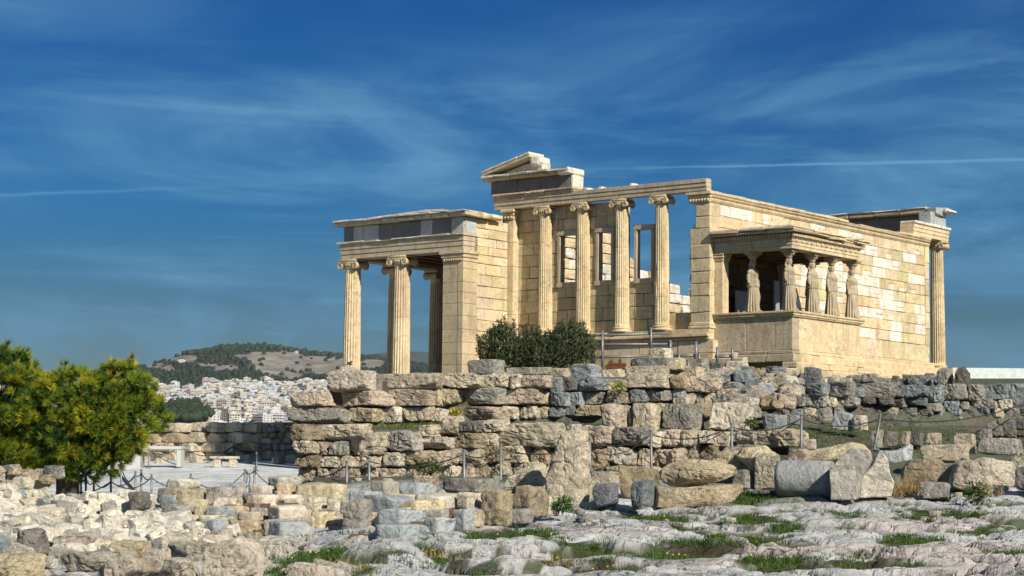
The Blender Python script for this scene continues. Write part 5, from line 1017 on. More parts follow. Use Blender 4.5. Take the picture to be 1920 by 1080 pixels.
# --- houses of the city
HW = [np.array(c) for c in ((.74, .78, .82), (.78, .79, .80), (.76, .72, .62), (.64, .69, .74), (.76, .76, .72), (.66, .60, .52), (.80, .83, .86), (.68, .67, .64))]
HW = [c*.74 for c in HW]
HN = ['white', 'off white', 'cream', 'pale grey', 'ivory', 'tan', 'bright white', 'beige']
def house_geo(k):
    r_ = np.random.RandomState(50+k); g = G(); wd, dp, fl = [(16, 14, 5), (22, 15, 4), (13, 13, 6), (26, 14, 5), (15, 12, 3), (18, 14, 7), (12, 11, 4), (20, 16, 6)][k]; h = fl*3.1+.8; t = HW[k]; dk = np.array([.05, .06, .08])
    g.box(-wd/2, wd/2, 0, dp, -14, h, t, .05)
    for f_ in range(fl):
        z = f_*3.1+.9; n = int(wd/3.2)
        for q in range(n):
            x = -wd/2+(q+.5)*wd/n; ww = r_.choice([.8, 1.1, 1.4])
            g.box(x-ww, x+ww, -.08, .05, z, z+r_.choice([1.5, 2.1]), dk*r_.uniform(.7, 1.8), .01)
        if r_.rand() < .8: a = -wd/2+wd*r_.choice([0, 0, .3]); b = wd/2-wd*r_.choice([0, 0, .3]); g.box(a, b, -1.4, -.09, z-.35, z+.75, np.clip(t*1.06, 0, .85), .02)
        for q in range(3):
            y = (q+.5)*dp/3
            for sx in (-1, 1): g.box(sx*wd/2-.06, sx*wd/2+.06, y-.8, y+.8, z, z+1.5, dk, .01)
    g.box(-wd*.25, wd*.2, dp*.3, dp*.7, h+.05, h+2.6, t*.95, .05); g.box(-wd/2-.2, wd/2+.2, -.2, dp+.2, h-.1, h+.5, np.clip(t*1.05, 0, .85), .05)
    return g
HG = [house_geo(k) for k in range(8)]
protos = [g.build('apartment_house', M_TONE) for g in HG]
hs = []
for d in np.arange(1840, 3540, 22):
    stp = 14/d*FP
    for px in np.arange(-260, 1000, stp):
        x = px+rs.uniform(-.4, .4)*stp; dd = d+rs.uniform(-14, 14); y = float(y_far(np.array([x]), np.array([dd]))[0])
        if ((x-346)/38)**2+((y-776)/17)**2 < 1 or ((x-395)/30)**2+((y-790)/9)**2 < 1: continue
        if rs.rand() < .14: continue
        if dd > 3300 and 285 < x < 380 and rs.rand() < .8: continue
        hs.append((dd, x, y, rs.randint(8)))
hs.sort(key=lambda q: q[0])
vis = [q for q in hs if 325 < q[1] < 548 and q[2] < 800]; ind = set(id(q) for q in vis[:300]); gs = G(); first = {}
for q in hs:
    d, x, y, k = q; P = at(x, y, d); az = YAW-math.pi/2+rs.choice([0, 0, .35, -.4, .8, -.8])+rs.uniform(-.1, .1); sc = rs.uniform(.5, .85)
    if id(q) in ind:
        if k not in first: o = protos[k]; first[k] = 1
        else: o = protos[k].copy(); link(o)
        o.location = tuple(P); o.rotation_euler = (0, 0, az); o.scale = (sc, sc, sc*rs.uniform(.85, 1.1))
        tag(o, HN[k]+' flat roofed apartment house with balcony rows in the distant city below the hill', 'house', HN[k]+' apartment houses of the distant city')
    else:
        V = np.concatenate(HG[k].V)*sc; V = V@rz(az).T+P; gs.add(V, HG[k].Fc, np.concatenate(HG[k].T))
for k in range(8):
    if k not in first: bpy.data.objects.remove(protos[k])
tag(gs.build('distant_city', M_TONE, fix=False), 'mass of small pale apartment houses climbing towards the foot of the hill', 'city', kind='stuff')
# --- trees on the hill and between the houses
def blob(g, P, r, tone, seed):
    V, Q = cube_grid(2); V = V/np.linalg.norm(V, axis=1)[:, None]; V = V*(1+.35*vnoise(V*1.7+seed, 3))[:, None]*np.array([r, r, r*rs.uniform(.8, 1.4)]); g.add(V+P, Q, tone)
g = G()
def hill_z(px, d):
    y = float(y_far(np.array([px]), np.array([d]))[0]); P = at(px, y, d); P[2] += float(rel_far(np.array([[px]]), np.array([[d]]), P.reshape(1, 1, 3))[0, 0]); return P, y
for i in range(4200):
    px = rs.uniform(230, 800); d = rs.uniform(3520, 4640); P, y = hill_z(px, d)
    if any(((px-x)/a)**2+((y-yy)/b)**2 < .9 for x, yy, a, b in ROCKP) and rs.rand() < .96: continue
    blob(g, P+np.array([0, 0, 1.5]), rs.uniform(2.2, 5.5), vary((.022, .034, .022), .35), i*1.3)
for i in range(420):
    px = rs.uniform(330, 760); P, y = hill_z(px, rs.uniform(4440, 4640)); blob(g, P+np.array([0, 0, 3]), rs.uniform(3, 7), vary((.03, .045, .025), .2), i)
tag(g.build('hill_wood', M_LEAF, None, True, fix=False), 'dark scrub and pines covering the distant hill', 'wood', kind='stuff')
g = G()
for i in range(1000):
    px, y = rs.normal(346, 16), rs.uniform(762, 793); d = float(np.interp(-y, [-825, -808, -796, -778, -757], [800, 1000, 1300, 1800, 2400])); 
    if y < 770 and abs(px-345) > 30: continue
    blob(g, at(px, y, d)+np.array([0, 0, 4]), rs.uniform(1.8, 4.2), vary((.03, .045, .025), .35), i*2.1)
for i in range(1100):
    px = rs.uniform(-100, 700); d = rs.uniform(1900, 3500); y = float(y_far(np.array([px]), np.array([d]))[0]); blob(g, at(px, y, d)+np.array([0, 0, rs.uniform(2, 7)]), rs.uniform(2.5, 6.5), vary((.04, .055, .03), .3), i*1.7)
tag(g.build('city_trees', M_LEAF, None, True, fix=False), 'dark green trees growing between the houses of the distant city', 'trees', kind='stuff')
hp = [(341, 676), (448, 657), (466, 657), (556, 665)]
for i, (px, y) in enumerate(hp):
    ds_ = np.arange(3600, 4640, 20); ys = y_far(np.full(len(ds_), float(px)), ds_); d = float(ds_[np.argmin(np.abs(ys-y))]); P, _ = hill_z(px, d)
    o = bpy.data.objects.new('hill_house', protos[4].data if 4 in first else gs and SC.objects['distant_city'].data); link(o); o.location = (P[0], P[1], P[2]+1); o.rotation_euler = (0, 0, YAW-math.pi/2+rs.uniform(-.3, .3)); o.scale = (.5 if i else 1.3, .4, .35 if i else .45)
    tag(o, 'small white building among the trees near the top of the distant hill' if i else 'lone long white building on the left shoulder of the distant hill', 'house', 'white buildings on the hill' if i else None)
# ------------------------------------------------------------------ the lower court on the left
cw = empty('court_wall', tuple(at(400, 862, 104)), 'old cream block wall closing the gravel court, with the city showing over it', 'wall')
x = -420; k = 0
for (y0, y1) in ((791, 811), (811, 831), (830, 848), (847, 864)):
    x = -420+rs.uniform(0, 20)
    while x < 490:
        v = x+rs.uniform(24, 52)*(1 if x > 150 else 3); yb = rs.uniform(-1, 1)
        wall_block(cw, x, min(v, 492), y0+(yb if y0 > 800 else rs.uniform(0, 2)), y1, 104, [CR*1.1, YE, CR, BR*1.2, PW][rs.randint(5)], 3000+k, depth=1.0, rough=.03, n=7); x = v; k += 1
for (y0, y1) in ((791, 800), (800, 810), (810, 821), (821, 832), (832, 844), (844, 864)):
    x = 492
    while x < 640:
        v = x+rs.uniform(9, 22); wall_block(cw, x, v, y0, y1, 104.0, [GY, BR, CR][rs.randint(3)], 3200+k, depth=.9, rough=.06, n=5); x = v; k += 1
core(cw, -420, 640, 796, 866, 104.5, .6)
D_C = lambda y: float(np.interp(-y, [-940, -914, -874, -862], [62, 75, 98, 104]))
def slabbox(g, x0, x1, y0, y1, d, dp, tone=(1, 1, 1), bev=.02, base=None):
    p0, p1 = at(x0, y0, d), at(x1, y1, d); gg = G(); gg.box(0, abs((p1-p0)@R), 0, dp, 0, abs(p0[2]-p1[2]), tone, bev); o_ = np.array([p0[0], p0[1], min(p0[2], p1[2])]); g.add(gg.V[0]@RCAM.T+o_-(np.array(base) if base is not None else 0), gg.Fc, tone)
b0 = at(285, 878, 96.5); ct = empty('plaster_counter', tuple(b0), 'low pale plastered counter with a thin white top at the back of the gravel court', 'counter')
for nm, rr in (('body', (196, 262, 846, 880)), ('top', (232, 339, 836, 843)), ('leg', (331, 338, 844, 876))):
    g = G(); slabbox(g, *rr, 96.5, 1.2, np.array([.50, .50, .47]), .02, b0); g.build(nm, M_TONE, ct)
b0 = at(420, 876, 97); bn = empty('stone_bench', tuple(b0), 'pale stone bench of one slab on two feet on the gravel court', 'bench')
for nm, rr in (('seat', (392, 447, 855, 861)), ('foot', (400, 413, 861.5, 877)), ('foot', (429, 443, 861.5, 877))):
    g = G(); slabbox(g, *rr, 97, .55, PW, .03, b0); g.build(nm, M_MARBLE, bn)
for i in range(30):
    x = [rs.uniform(268, 335), rs.uniform(340, 395), rs.uniform(430, 492), rs.uniform(505, 560)][i % 4]; y = rs.uniform(852, 872); w_ = rs.uniform(14, 34)
    S('rubble_stone', x-w_/2, x+w_/2, y-w_*.5, y, D_C(y)+.8, [CR, PW, YE, GY][rs.randint(4)], 3500+i, 'cream tumbled stone lying at the foot of the court wall', 'stone', group='tumbled stones in the court', n=6, rough=.05, lo=.68)
for i in range(22):
    x = rs.uniform(-40, 100); y = rs.uniform(888, 930); w_ = rs.uniform(22, 46)
    S('rubble_stone', x-w_/2, x+w_/2, y-w_*.55, y, rs.uniform(52, 60), [CR, PW, YE, GY][rs.randint(4)], 3600+i, 'cream rough stone lying in the shade under the pine tree', 'stone', group='stones under the pine', n=7, rough=.05, lo=.68)
g = G(); g.tube([at(205, 872, 99)+np.array([0, 0, .03]), at(232, 900, 84)+np.array([0, 0, .03]), at(256, 926, 70)+np.array([0, 0, .03])], .06, 5); tag(g.build('path_edging', M_CHAIN), 'dark thin edging strip running across the pale gravel path', 'edging')
# ------------------------------------------------------------------ barrier posts and chains
def post(x, yt, yb, d, label, xt=None, group=None, r=.036):
    b = at(x, yb, d); t = at(xt if xt is not None else x, yt, d); o = empty('barrier_post', tuple(b), label, 'post', group)
    g = G(); g.tube([np.array([0, 0, -.35]), np.array([0, 0, 0]), t-b], [r, r, r], 10); g.build('pole', M_STEEL, o, True)
    g = G(); q = t-b; g.tube([q, q+np.array([0, 0, .02]), q+np.array([0, 0, .05])], [r*1.25, r*1.25, r*.5], 10); g.build('cap', M_STEEL, o, True)
    g = G(); g.lathe([(.13, -.02), (.13, .015), (.05, .025)], 14); g.build('base_plate', M_STEEL, o)
    return t-np.array([0, 0, .08])
def chain(a, b, sag, label, group=None, r=.020):
    a, b = np.array(a), np.array(b); t = np.linspace(0, 1, 25)[:, None]; P = a*(1-t)+b*t; P[:, 2] -= (sag*4*t*(1-t))[:, 0]
    L_ = np.linalg.norm(b-a); P[:, 0] += 0; g = G(); n = max(8, int(L_/.09)); tt = np.linspace(0, 1, n)
    PP = np.stack([np.interp(tt, t[:, 0], P[:, k]) for k in range(3)], 1); rr = np.where(np.arange(n) % 2 == 0, r, r*.62); g.tube(PP-a, rr, 6); tag(g.build('barrier_chain', M_CHAIN, None, True, loc=tuple(a)), label, 'chain', group)
RP = [(650, 866, 921, 'first grey barrier post from the left before the lower wall'), (692, 859, 918, 'second grey barrier post from the left before the lower wall'), (870, 846, 916, 'grey barrier post above the low sloping grey rock'), (939, 836, 921, 'tall grey barrier post left of the wedge shaped boulder'), (1106, 824, 882, 'grey barrier post just right of the tall leaning slab'), (1221, 809, 884, 'tall grey barrier post left of the flat pointed boulder'), (1372, 795, 848, 'grey barrier post in front of the big pale pitted block'), (1502.5, 779, 846, 'upright grey barrier post on the left of the grass strip')]
tops = [post(x, a, b, 51.6, lb) for x, a, b, lb in RP]
tops.append(post(1640, 779, 842, 51.6, 'tilted grey barrier post leaning right on the grass strip', xt=1650)); tops.append(post(2000, 716, 790, 54.5, 'grey barrier post beyond the right edge'))
for i, (a, b) in enumerate(zip(tops[:-1], tops[1:])): chain(a, b, .10+.05*np.linalg.norm(b-a), 'dark chain hanging between two barrier posts before the terrace walls', 'chains before the terrace walls')
lo_ = [t-np.array([0, 0, .42])+FH*.5 for t in tops]
for i in (2, 4, 5, 6, 7): chain(lo_[i]+np.array([0, 0, .25]), tops[i+1]+FH*.4, .30, 'dark chain hanging between two barrier posts before the terrace walls', 'chains before the terrace walls', r=.014)
LP = [(107, 900, 934), (147, 894, 934), (152, 896, 933), (161, 893, 933), (176, 898, 933), (208, 898, 933), (227, 869, 912), (254, 885, 926), (265, 882, 924), (284, 891, 926), (279, 841, 877), (337, 833, 876), (437.5, 833, 858), (492, 832, 862), (481, 849, 882), (459, 881, 924), (477, 878, 924), (358, 890, 926)]
lt = [post(x, a, b, D_C(b), 'small grey barrier post on the gravel court at the left', None, 'posts of the gravel court') for x, a, b in LP]
for i, j, s_ in ((0, 5, .35), (0, 3, .2), (3, 4, .15), (4, 5, .2), (5, 7, .25), (5, 9, .3), (6, 7, .4), (7, 8, .1), (8, 9, .15), (9, 17, .3), (17, 15, .5), (15, 16, .1), (10, 11, .3), (11, 12, .5), (12, 13, .35), (14, 16, .5), (16, 14, .3), (10, 12, .9)):
    chain(lt[i], lt[j], s_, 'dark chain sagging between small posts on the gravel court', 'chains of the gravel court', r=.024)
chain(tops[0], at(585, 893, 54), .12, 'dark chain running from the first barrier post to the wall corner'); chain(lt[16], at(600, 905, 60), .5, 'dark chain running from the court posts to the wall corner')
# pipe railings before the west front
def railing(name, label, rails, posts_, d):
    b = at(*posts_[0][:2], d); o = empty(name, tuple(b), label, 'railing')
    for (x0, y0, x1, y1) in rails: g = G(); g.tube([at(x0, y0, d)-b, at(x1, y1, d)-b], .045, 8); g.build('rail', M_STEEL, o, True)
    for (x, y0, y1) in posts_: g = G(); g.tube([at(x, y0, d-.1)-b, at(x, y1, d-.1)-b], .05, 8); g.build('post', M_STEEL, o, True)
railing('pipe_railing', 'long grey pipe railing under the columns of the west front, right of the dark bush', [(1088, 630, 1251, 625), (1092, 646, 1261, 645), (1100, 671, 1222, 667)], [(1129.5, 620, 700), (1220.5, 614, 662), (1257, 638, 668)], 72)
railing('pipe_railing', 'short grey pipe railing at the corner below the statue porch', [(1262, 667, 1316, 666), (1262, 676, 1294, 675)], [(1273, 662, 690), (1291, 674, 706), (1311, 662, 690), (1305, 640, 686)], 70)
railing('pipe_railing', 'small grey pipe railing against the foot of the statue porch', [(1340, 669, 1376, 668)], [(1345, 650, 684), (1373, 650, 682)], 71)
# rusty iron frame by the railing
b = at(1155, 692, 68); g = G()
for (x0, y0, x1, y1) in ((1136, 690, 1174, 690), (1146, 676, 1147, 690), (1162, 674, 1164, 690), (1146, 683, 1174, 684), (1136, 690, 1146, 680)): g.tube([at(x0, y0, 68)-b, at(x1, y1, 68)-b], .06, 6)
tag(g.build('iron_frame', plain('rust', (.12, .045, .02), .9), None, loc=tuple(b)), 'low rusty iron frame standing by the railing under the west front', 'frame')
# white hoarding at the right
b = at(1795, 720, 109); ho = empty('site_hoarding', tuple(b), 'long low white mesh hoarding on the skyline at the right', 'hoarding')
M_MESH = plain('white_mesh', (.60, .65, .65), .8, var=.14, scale=5.0, bump=.4)
g = G(); slabbox(g, 1786, 2400, 689.5, 724, 109, .05, (1, 1, 1), .01, b); g.build('panel', M_MESH, ho)
for x in range(1800, 2400, 60): g = G(); slabbox(g, x, x+2.5, 689, 726, 109.06, .06, (1, 1, 1), .005, b); g.build('post', M_STEEL, ho)
# white marker, cap stone and the bird on it
g = G(); p = at(1462, 721, 61.2); g.tube([(0, 0, 0), (0, 0, .10), (0, 0, .17)], [.09, .09, .07], 8); tag(g.build('marker', plain('white_paint', (.8, .8, .8), .6), None, loc=tuple(p)), 'small white survey marker on the grey boulder right of the blue heap', 'marker')
S('cap_stone', 637, 673, 687, 697, 58.6, WH*1.1, 3900, 'small flat white stone lying on the left end of the upper terrace wall', depth=.5, rough=.02, n=7, sink=0)
bp = at(655.5, 687, 58.8); g = G(); ellip(g, (0, 0, .13), (.065, .12, .075), 6, (.05, .05, .06), rx(.5)); ellip(g, (0, -.09, .235), (.04, .045, .042), 5, (.05, .06, .06)); ellip(g, (0, .14, .09), (.035, .10, .015), 4, (.04, .04, .045), rx(-.4))
g.tube([(0, -.125, .235), (0, -.165, .225)], [.014, .004], 5, (.15, .12, .08)); g.tube([(0, -.055, .18), (0, -.085, .23)], [.045, .036], 6, (.05, .055, .06)); [g.tube([(s_*.025, 0, .07), (s_*.025, -.01, 0)], [.012, .008], 5, (.2, .07, .05)) for s_ in (-1, 1)]
g.V = [v*.62 for v in g.V]
tag(g.build('pigeon', M_TONE, None, True, loc=tuple(bp), rot=(0, 0, .6)), 'small dark pigeon standing on the flat white stone before the left column', 'bird')
# ------------------------------------------------------------------ plants
def needles(g, c, dr, n, ln, wd, tone, spread=1.0):
    """a tuft: thin needles fanning out from a twig end"""
    dr = np.asarray(dr, float); dr /= np.linalg.norm(dr); D = rs.normal(size=(n, 3))*spread*.62+dr; D /= np.linalg.norm(D, axis=1)[:, None]
    W_ = np.cross(D, rs.normal(size=(n, 3))); W_ /= np.linalg.norm(W_, axis=1)[:, None]; L_ = ln*rs.uniform(.6, 1.1, n)[:, None]
    B = c+D*L_*rs.uniform(-.1, .25, (n, 1)); tip = B+D*L_; tip[:, 2] -= .06*ln
    V = np.stack([B-W_*wd/2, B+W_*wd/2, tip], 1).reshape(-1, 3); T = np.clip(np.repeat(np.asarray(tone)*rs.uniform(.7, 1.25, (n, 1)), 3, 0), .005, .9)
    g.add(V, np.arange(3*n).reshape(-1, 3), T)
PD = 62.0; ORG = at(125, 934, PD); pine = empty('pine_tree', tuple(ORG), 'bushy yellow green pine tree with a short dark trunk at the left edge', 'tree')
ELL = [(150, 872, 70, 22, .9), (180, 850, 70, 30, .9), (-20, 840, 90, 60, 1.4), (120, 830, 110, 50, 1.5), (0, 768, 92, 92, 1.6), (70, 800, 90, 88, 1.7), (150, 792, 100, 88, 1.8), (218, 784, 76, 60, 1.4), (60, 860, 80, 42, 1.3), (10, 868, 70, 34, 1.2), (110, 868, 60, 26, 1.0), (252, 764, 42, 46, .9), (-60, 780, 90, 100, 1.6), (20, 700, 40, 46, .9), (215, 735, 50, 50, .9), (-70, 690, 60, 60, 1.0), (205, 822, 70, 34, 1.0)]
m_px = PD/FP; gn = G(); cen = at(110, 800, PD)-ORG; twigs = []
def pine_tone():
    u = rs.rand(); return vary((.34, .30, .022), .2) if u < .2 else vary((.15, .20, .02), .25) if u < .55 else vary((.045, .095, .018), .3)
for (ex, ey, a, b, dp) in ELL:           # boughs: clusters of needle tufts with gaps between them
    for _ in range(int(a*b/150)+3):
        u = rs.normal(size=3); u /= np.linalg.norm(u); u[1] = u[1]-.25 if rs.rand() < .5 else u[1]; rr = rs.uniform(.55, 1.0)**.6
        Bc = at(ex, ey, PD)-ORG+R*u[0]*rr*a*m_px+FH*u[1]*rr*dp+np.array([0, 0, u[2]*rr*b*m_px]); out = R*u[0]+FH*u[1]+np.array([0, 0, u[2]*.6+.55]); out /= np.linalg.norm(out)
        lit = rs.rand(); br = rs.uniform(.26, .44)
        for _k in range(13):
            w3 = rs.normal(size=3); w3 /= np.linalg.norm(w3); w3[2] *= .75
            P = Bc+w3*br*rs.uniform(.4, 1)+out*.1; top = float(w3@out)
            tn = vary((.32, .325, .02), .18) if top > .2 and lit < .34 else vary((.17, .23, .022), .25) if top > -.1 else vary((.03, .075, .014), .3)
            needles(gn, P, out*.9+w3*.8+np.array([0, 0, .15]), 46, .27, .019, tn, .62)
        twigs.append((Bc, out))
for (x, y0, y1, dpo) in ((14, 646, 720, 0), (40, 664, 730, .3), (76, 700, 750, -.3), (120, 684, 750, .2), (98, 704, 750, .4), (166, 706, 750, 0), (188, 712, 750, .3), (212, 682, 745, -.2), (228, 690, 745, .2), (246, 672, 750, 0), (262, 700, 745, .3), (292, 722, 770, 0), (278, 735, 770, .3), (-30, 640, 700, 0), (140, 700, 745, -.4), (60, 690, 740, .5), (298, 750, 790, .2), (288, 785, 812, .1)):
    for t in np.linspace(0, 1, 9):
        P = at(x+rs.uniform(-3, 3), y0+(y1-y0)*t, PD)-ORG+FH*dpo
        for q in range(2+int(4*t)):
            a_ = rs.uniform(0, 6.28); needles(gn, P+R*math.cos(a_)*.22*t+FH*math.sin(a_)*.22*t, R*math.cos(a_)*.8+FH*math.sin(a_)*.8+np.array([0, 0, 1.1]), 34, .27, .018, pine_tone(), .55)
gn.build('crown', M_LEAF, pine, False, fix=False)
g = G(); tb = np.array([0, 0, 0.0])
g.tube([(0, 0, -.5), (.02, 0, .2), (.0, .02, .7), (-.1, .05, 1.2)], [.42, .36, .33, .30], 12)
for (x, y, dpo) in ((10, 740, .2), (60, 780, -.3), (120, 740, .1), (160, 790, .4), (215, 750, 0), (260, 770, .2), (60, 850, -.2), (200, 830, 0)):
    e_ = at(x, y, PD)-ORG+FH*dpo; s_ = np.array([-.05, .04, .8]); q = [s_*(1-t)+e_*t+np.array([0, 0, -.25*math.sin(math.pi*t)]) for t in np.linspace(0, 1, 7)]; g.tube(q, np.linspace(.17, .03, 7), 7)
for P, out in twigs[:260]: o_ = out/np.linalg.norm(out); g.tube([P-o_*.7, P-o_*.3, P], [.025, .018, .008], 4)
g.build('trunk', M_BARK, pine, True)
# dark shrub before the west front
BD = 66.5; BO = at(1005, 694, BD); bush = empty('olive_shrub', tuple(BO), 'dense dark green shrub growing under the columns of the west front', 'shrub'); mb = BD/FP; g = G(); gst = G()
for (ex, ey, a, b, dp, n) in ((940, 656, 46, 40, .8, 2900), (1000, 664, 60, 34, .9, 3000), (1066, 652, 50, 44, .9, 3200), (1030, 672, 70, 24, .8, 1800), (950, 676, 46, 22, .7, 1300)):
    u = rs.normal(size=(n, 3)); u /= np.linalg.norm(u, axis=1)[:, None]; rr = rs.uniform(.35, 1, (n, 1))**.5; cl = fbm(u*2.3+ex, 2, 4)[:, None]*.22+1
    P = (at(ex, ey, BD)-BO)+(u*rr*cl)@np.stack([R*a*mb, FH*dp, np.array([0, 0, b*mb])]); D = rs.normal(size=(n, 3))*.5+u*.7+np.array([0, 0, .9]); D /= np.linalg.norm(D, axis=1)[:, None]
    W_ = np.cross(D, rs.normal(size=(n, 3))); W_ /= np.linalg.norm(W_, axis=1)[:, None]; L_ = rs.uniform(.09, .19, (n, 1)); wd = L_*.26
    V = np.stack([P, P+D*L_*.5+W_*wd/2, P+D*L_, P+D*L_*.5-W_*wd/2], 1).reshape(-1, 3); T = np.repeat(np.array([.045, .06, .028])*rs.uniform(.5, 1.7, (n, 1))+np.array([.03, .03, .008])*(rs.rand(n, 1) < .2), 4, 0); g.add(V, np.arange(4*n).reshape(-1, 4), T)
for k in range(90):
    x = rs.uniform(900, 1114); yt = float(np.interp(x, [905, 940, 985, 1020, 1060, 1085, 1112], [622, 598, 612, 620, 604, 598, 640]))+rs.uniform(-8, 12); B = at(x, yt+55, BD)-BO+FH*rs.uniform(-.5, .5); tpp = at(x+rs.uniform(-7, 7), yt, BD)-BO+FH*rs.uniform(-.5, .5); gst.tube([B, (B+tpp)/2+rs.normal(size=3)*.03, tpp], [.015, .01, .004], 4)
    n = 60; s_ = rs.uniform(.25, 1, (n, 1)); P = B*(1-s_)+tpp*s_; D = rs.normal(size=(n, 3))+np.array([0, 0, .8]); D /= np.linalg.norm(D, axis=1)[:, None]; W_ = np.cross(D, rs.normal(size=(n, 3))); W_ /= np.linalg.norm(W_, axis=1)[:, None]; L_ = rs.uniform(.08, .15, (n, 1))
    V = np.stack([P, P+D*L_*.5+W_*L_*.12, P+D*L_, P+D*L_*.5-W_*L_*.12], 1).reshape(-1, 3); g.add(V, np.arange(4*n).reshape(-1, 4), np.repeat(np.array([.055, .07, .032])*rs.uniform(.5, 1.6, (n, 1)), 4, 0))
g.build('foliage', M_LEAF, bush, False, fix=False)
for k in range(7): e_ = at(930+k*26, 650, BD)-BO; gst.tube([np.array([0, 0, -.3])+R*(k-3)*.2, e_*.5+R*(k-3)*.1, e_], [.05, .035, .02], 5)
gst.build('stem', M_BARK, bush, True)
# grass, weeds and dry straw
def blades(g, P, n, h, tone, lean=.35, wd=.016, spread=.12):
    B = P+np.concatenate([rs.normal(size=(n, 2))*spread, np.zeros((n, 1))], 1); D = np.concatenate([rs.normal(size=(n, 2))*lean, np.ones((n, 1))], 1); L_ = h*rs.uniform(.5, 1.2, (n, 1)); D = D/np.linalg.norm(D, axis=1)[:, None]
    A = rs.normal(size=(n, 3)); A[:, 2] = 0; A /= np.linalg.norm(A, axis=1)[:, None]; bend = np.concatenate([rs.normal(size=(n, 2))*.3, np.full((n, 1), -.15)], 1)*L_
    V = np.stack([B-A*wd/2, B+A*wd/2, B+D*L_*.6+A*wd*.35, B+D*L_*.6-A*wd*.35, B+D*L_+bend*.5], 1).reshape(-1, 3); i = np.arange(n)[:, None]*5
    T = np.repeat(np.asarray(tone)*rs.uniform(.6, 1.35, (n, 1)), 5, 0); g.add(V, np.concatenate([i+[0, 1, 2, 3]], 1), T); g.Fc.extend(((i+[3, 2, 4])+(g.n-5*n)).tolist())
def green(): return [(.038, .095, .015), (.055, .12, .018), (.028, .065, .013), (.085, .11, .025)][rs.randint(4)]
g = G(); gd = G(); cnt = 0
cand = np.argwhere((HM > .33) & (PG > -20) & (PG < 1960) & (DG > 28) & (DG < 50)); sel = cand[rs.permutation(len(cand))[:6500]]
for (i, j) in sel:
    P = VV[i, j].copy(); P[2] = ZG[i, j]-.01
    if fbm(P[None]*1.3, 2, 8)[0] < -.12: continue
    blades(g, P, 9, rs.uniform(.05, .15), green())
    if rs.rand() < .012: V, Q = cube_grid(1); g.add(V*.011+P+np.array([0, 0, .13]), Q, (.65, .52, .03))
cr_ = np.argwhere((lay > .6) & (PG > 300) & (PG < 1950) & (DG > 28.5) & (DG < 49)); cr_ = cr_[rs.permutation(len(cr_))[:5200]]
for (i, j) in cr_:                       # grass growing along the cracks
    P = VV[i, j].copy(); P[2] = ZG[i, j]-.01
    if fbm(P[None]*.45, 2, 28)[0] > -.02: blades(g, P, 6, rs.uniform(.04, .13), green(), spread=.08)
for k in range(420):                     # little tufts in cracks of the bedrock
    px, d = rs.uniform(350, 1940), rs.uniform(29, 49); P = gpos(px, d); n = 10
    if fbm(P[None]*.6, 2, 18)[0] > .02: blades(g, P, n, rs.uniform(.05, .14), green(), spread=.05)
for k in range(1500):                    # terrace strips
    u = rs.rand()
    if u < .62: px, d = rs.uniform(1480, 1930), rs.uniform(53.8, 59.8)
    else: px, d = rs.uniform(690, 1125), rs.uniform(54.4, 57.6)
    P = gpos(px, d); blades(g, P, 8, rs.uniform(.04, .13), green() if rs.rand() < .75 else (.22, .15, .05))
tag(g.build('grass', M_LEAF, None, False, fix=False), 'short green winter grass in hollows of the bedrock and on the terraces', 'grass', kind='stuff')
for (px, d, n, h, s_) in ((1692, 46.8, 260, .55, .22), (1712, 47.2, 200, .5, .25), (1850, 45.6, 60, .4, .15), (245, 37.0, 260, .28, .45), (290, 36.5, 240, .28, .4), (1050, 33.0, 60, .4, .2), (820, 34.5, 90, .2, .3), (1320, 31.2, 80, .3, .3), (640, 32.5, 100, .3, .35), (1480, 35, 60, .45, .3), (1590, 34, 70, .4, .3)):
    blades(gd, gpos(px, d), n, h, (.34, .24, .10), .55, .014, s_)
tag(gd.build('dry_grass', M_LEAF, None, False, fix=False), 'tufts of dry straw coloured grass among the stones', 'dry grass', kind='stuff')
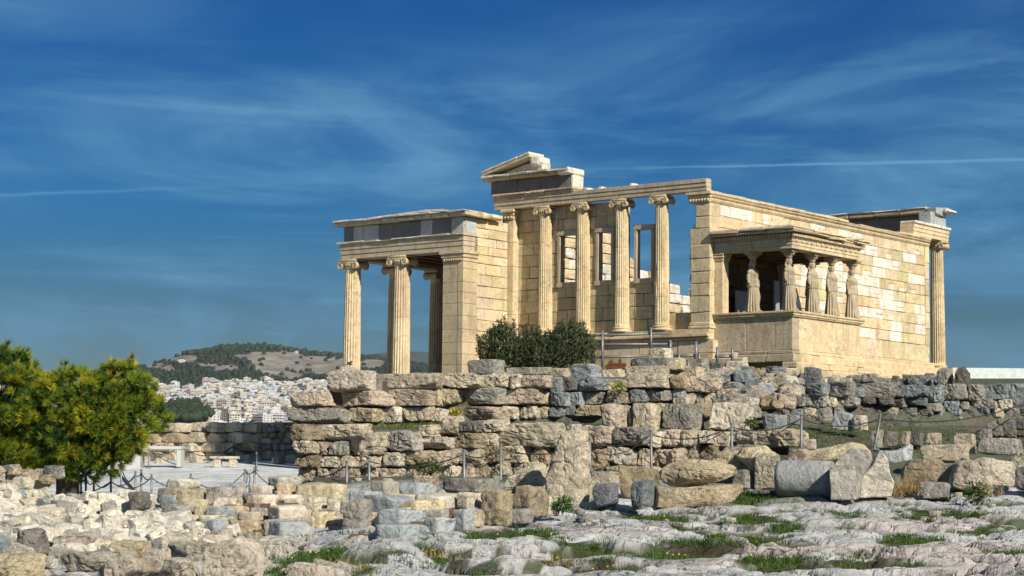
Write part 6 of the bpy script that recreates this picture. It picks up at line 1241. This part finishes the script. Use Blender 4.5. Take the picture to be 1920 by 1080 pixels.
def weed(x, y, d, r, n, label, tone=(.07, .10, .03)):
    O = at(x, y, d); o = empty('weed_plant', tuple(O), label, 'weed'); g = G(); u = rs.normal(size=(n, 3)); u /= np.linalg.norm(u, axis=1)[:, None]; P = u*rs.uniform(.2, 1, (n, 1))*np.array([r*1.3, r, r*.8])+np.array([0, 0, r*.6]); D = u+rs.normal(size=(n, 3))*.5; D /= np.linalg.norm(D, axis=1)[:, None]
    W_ = np.cross(D, rs.normal(size=(n, 3))); W_ /= np.linalg.norm(W_, axis=1)[:, None]; L_ = rs.uniform(.06, .13, (n, 1)); V = np.stack([P, P+D*L_*.5+W_*L_*.2, P+D*L_, P+D*L_*.5-W_*L_*.2], 1).reshape(-1, 3); g.add(V, np.arange(4*n).reshape(-1, 4), np.repeat(np.array(tone)*rs.uniform(.5, 1.6, (n, 1)), 4, 0)); g.build('leaves', M_LEAF, o, False, fix=False)
    g = G(); [g.tube([(0, 0, -.1), (rs.normal()*r*.5, rs.normal()*r*.5, r*.9)], [.012, .006], 4) for _ in range(6)]; g.build('stem', M_BARK, o)
for (x, y, d, r, n, lb, tn) in ((806, 890, 52.7, .32, 420, 'round green weed growing from the lower terrace wall above the marble stack', (.07, .10, .03)), (1055, 956, 42.6, .20, 260, 'leafy green weed at the foot of the leaning slab', (.06, .13, .03)), (855, 782, 57.9, .16, 160, 'small yellow flowering weed on the upper terrace wall ledge', (.30, .26, .04)), (1160, 732, 57.9, .18, 160, 'small yellow green weed under the middle of the upper terrace wall', (.22, .24, .04)), (1830, 940, 44.5, .30, 360, 'bushy green weed on the bedrock below the big cream block', (.06, .10, .03)), (1410, 800, 53.4, .16, 160, 'green weed at the foot of the pale pitted block', (.07, .11, .03))):
    weed(x, y, d, r, n, lb, tn)
# ------------------------------------------------------------------ air
HAZE = 2.0e-5
if HAZE:
    g = G(); g.box(-13500, 13500, -13500, 13500, -127, 480, (1, 1, 1), .0)
    me = bpy.data.meshes.new('haze'); X = 14000; z0, z1 = -127, 470; vs = [(sx*X, sy*X, z) for z in (z0, z1) for sx, sy in ((-1, -1), (1, -1), (1, 1), (-1, 1))]
    me.from_pydata(vs, [], [[3, 2, 1, 0], [4, 5, 6, 7], [0, 1, 5, 4], [1, 2, 6, 5], [2, 3, 7, 6], [3, 0, 4, 7]])
    hm = bpy.data.materials.new('haze_air'); hm.use_nodes = True; nt = hm.node_tree; nt.nodes.clear(); o_ = nt.nodes.new('ShaderNodeOutputMaterial'); pv = nt.nodes.new('ShaderNodeVolumePrincipled'); pv.inputs['Color'].default_value = (.75, .85, 1, 1); pv.inputs['Density'].default_value = HAZE; pv.inputs['Anisotropy'].default_value = 0.0; nt.links.new(pv.outputs[0], o_.inputs['Volume'])
    me.materials.append(hm); ho_ = bpy.data.objects.new('haze', me); link(ho_); tag(ho_, kind='stuff')
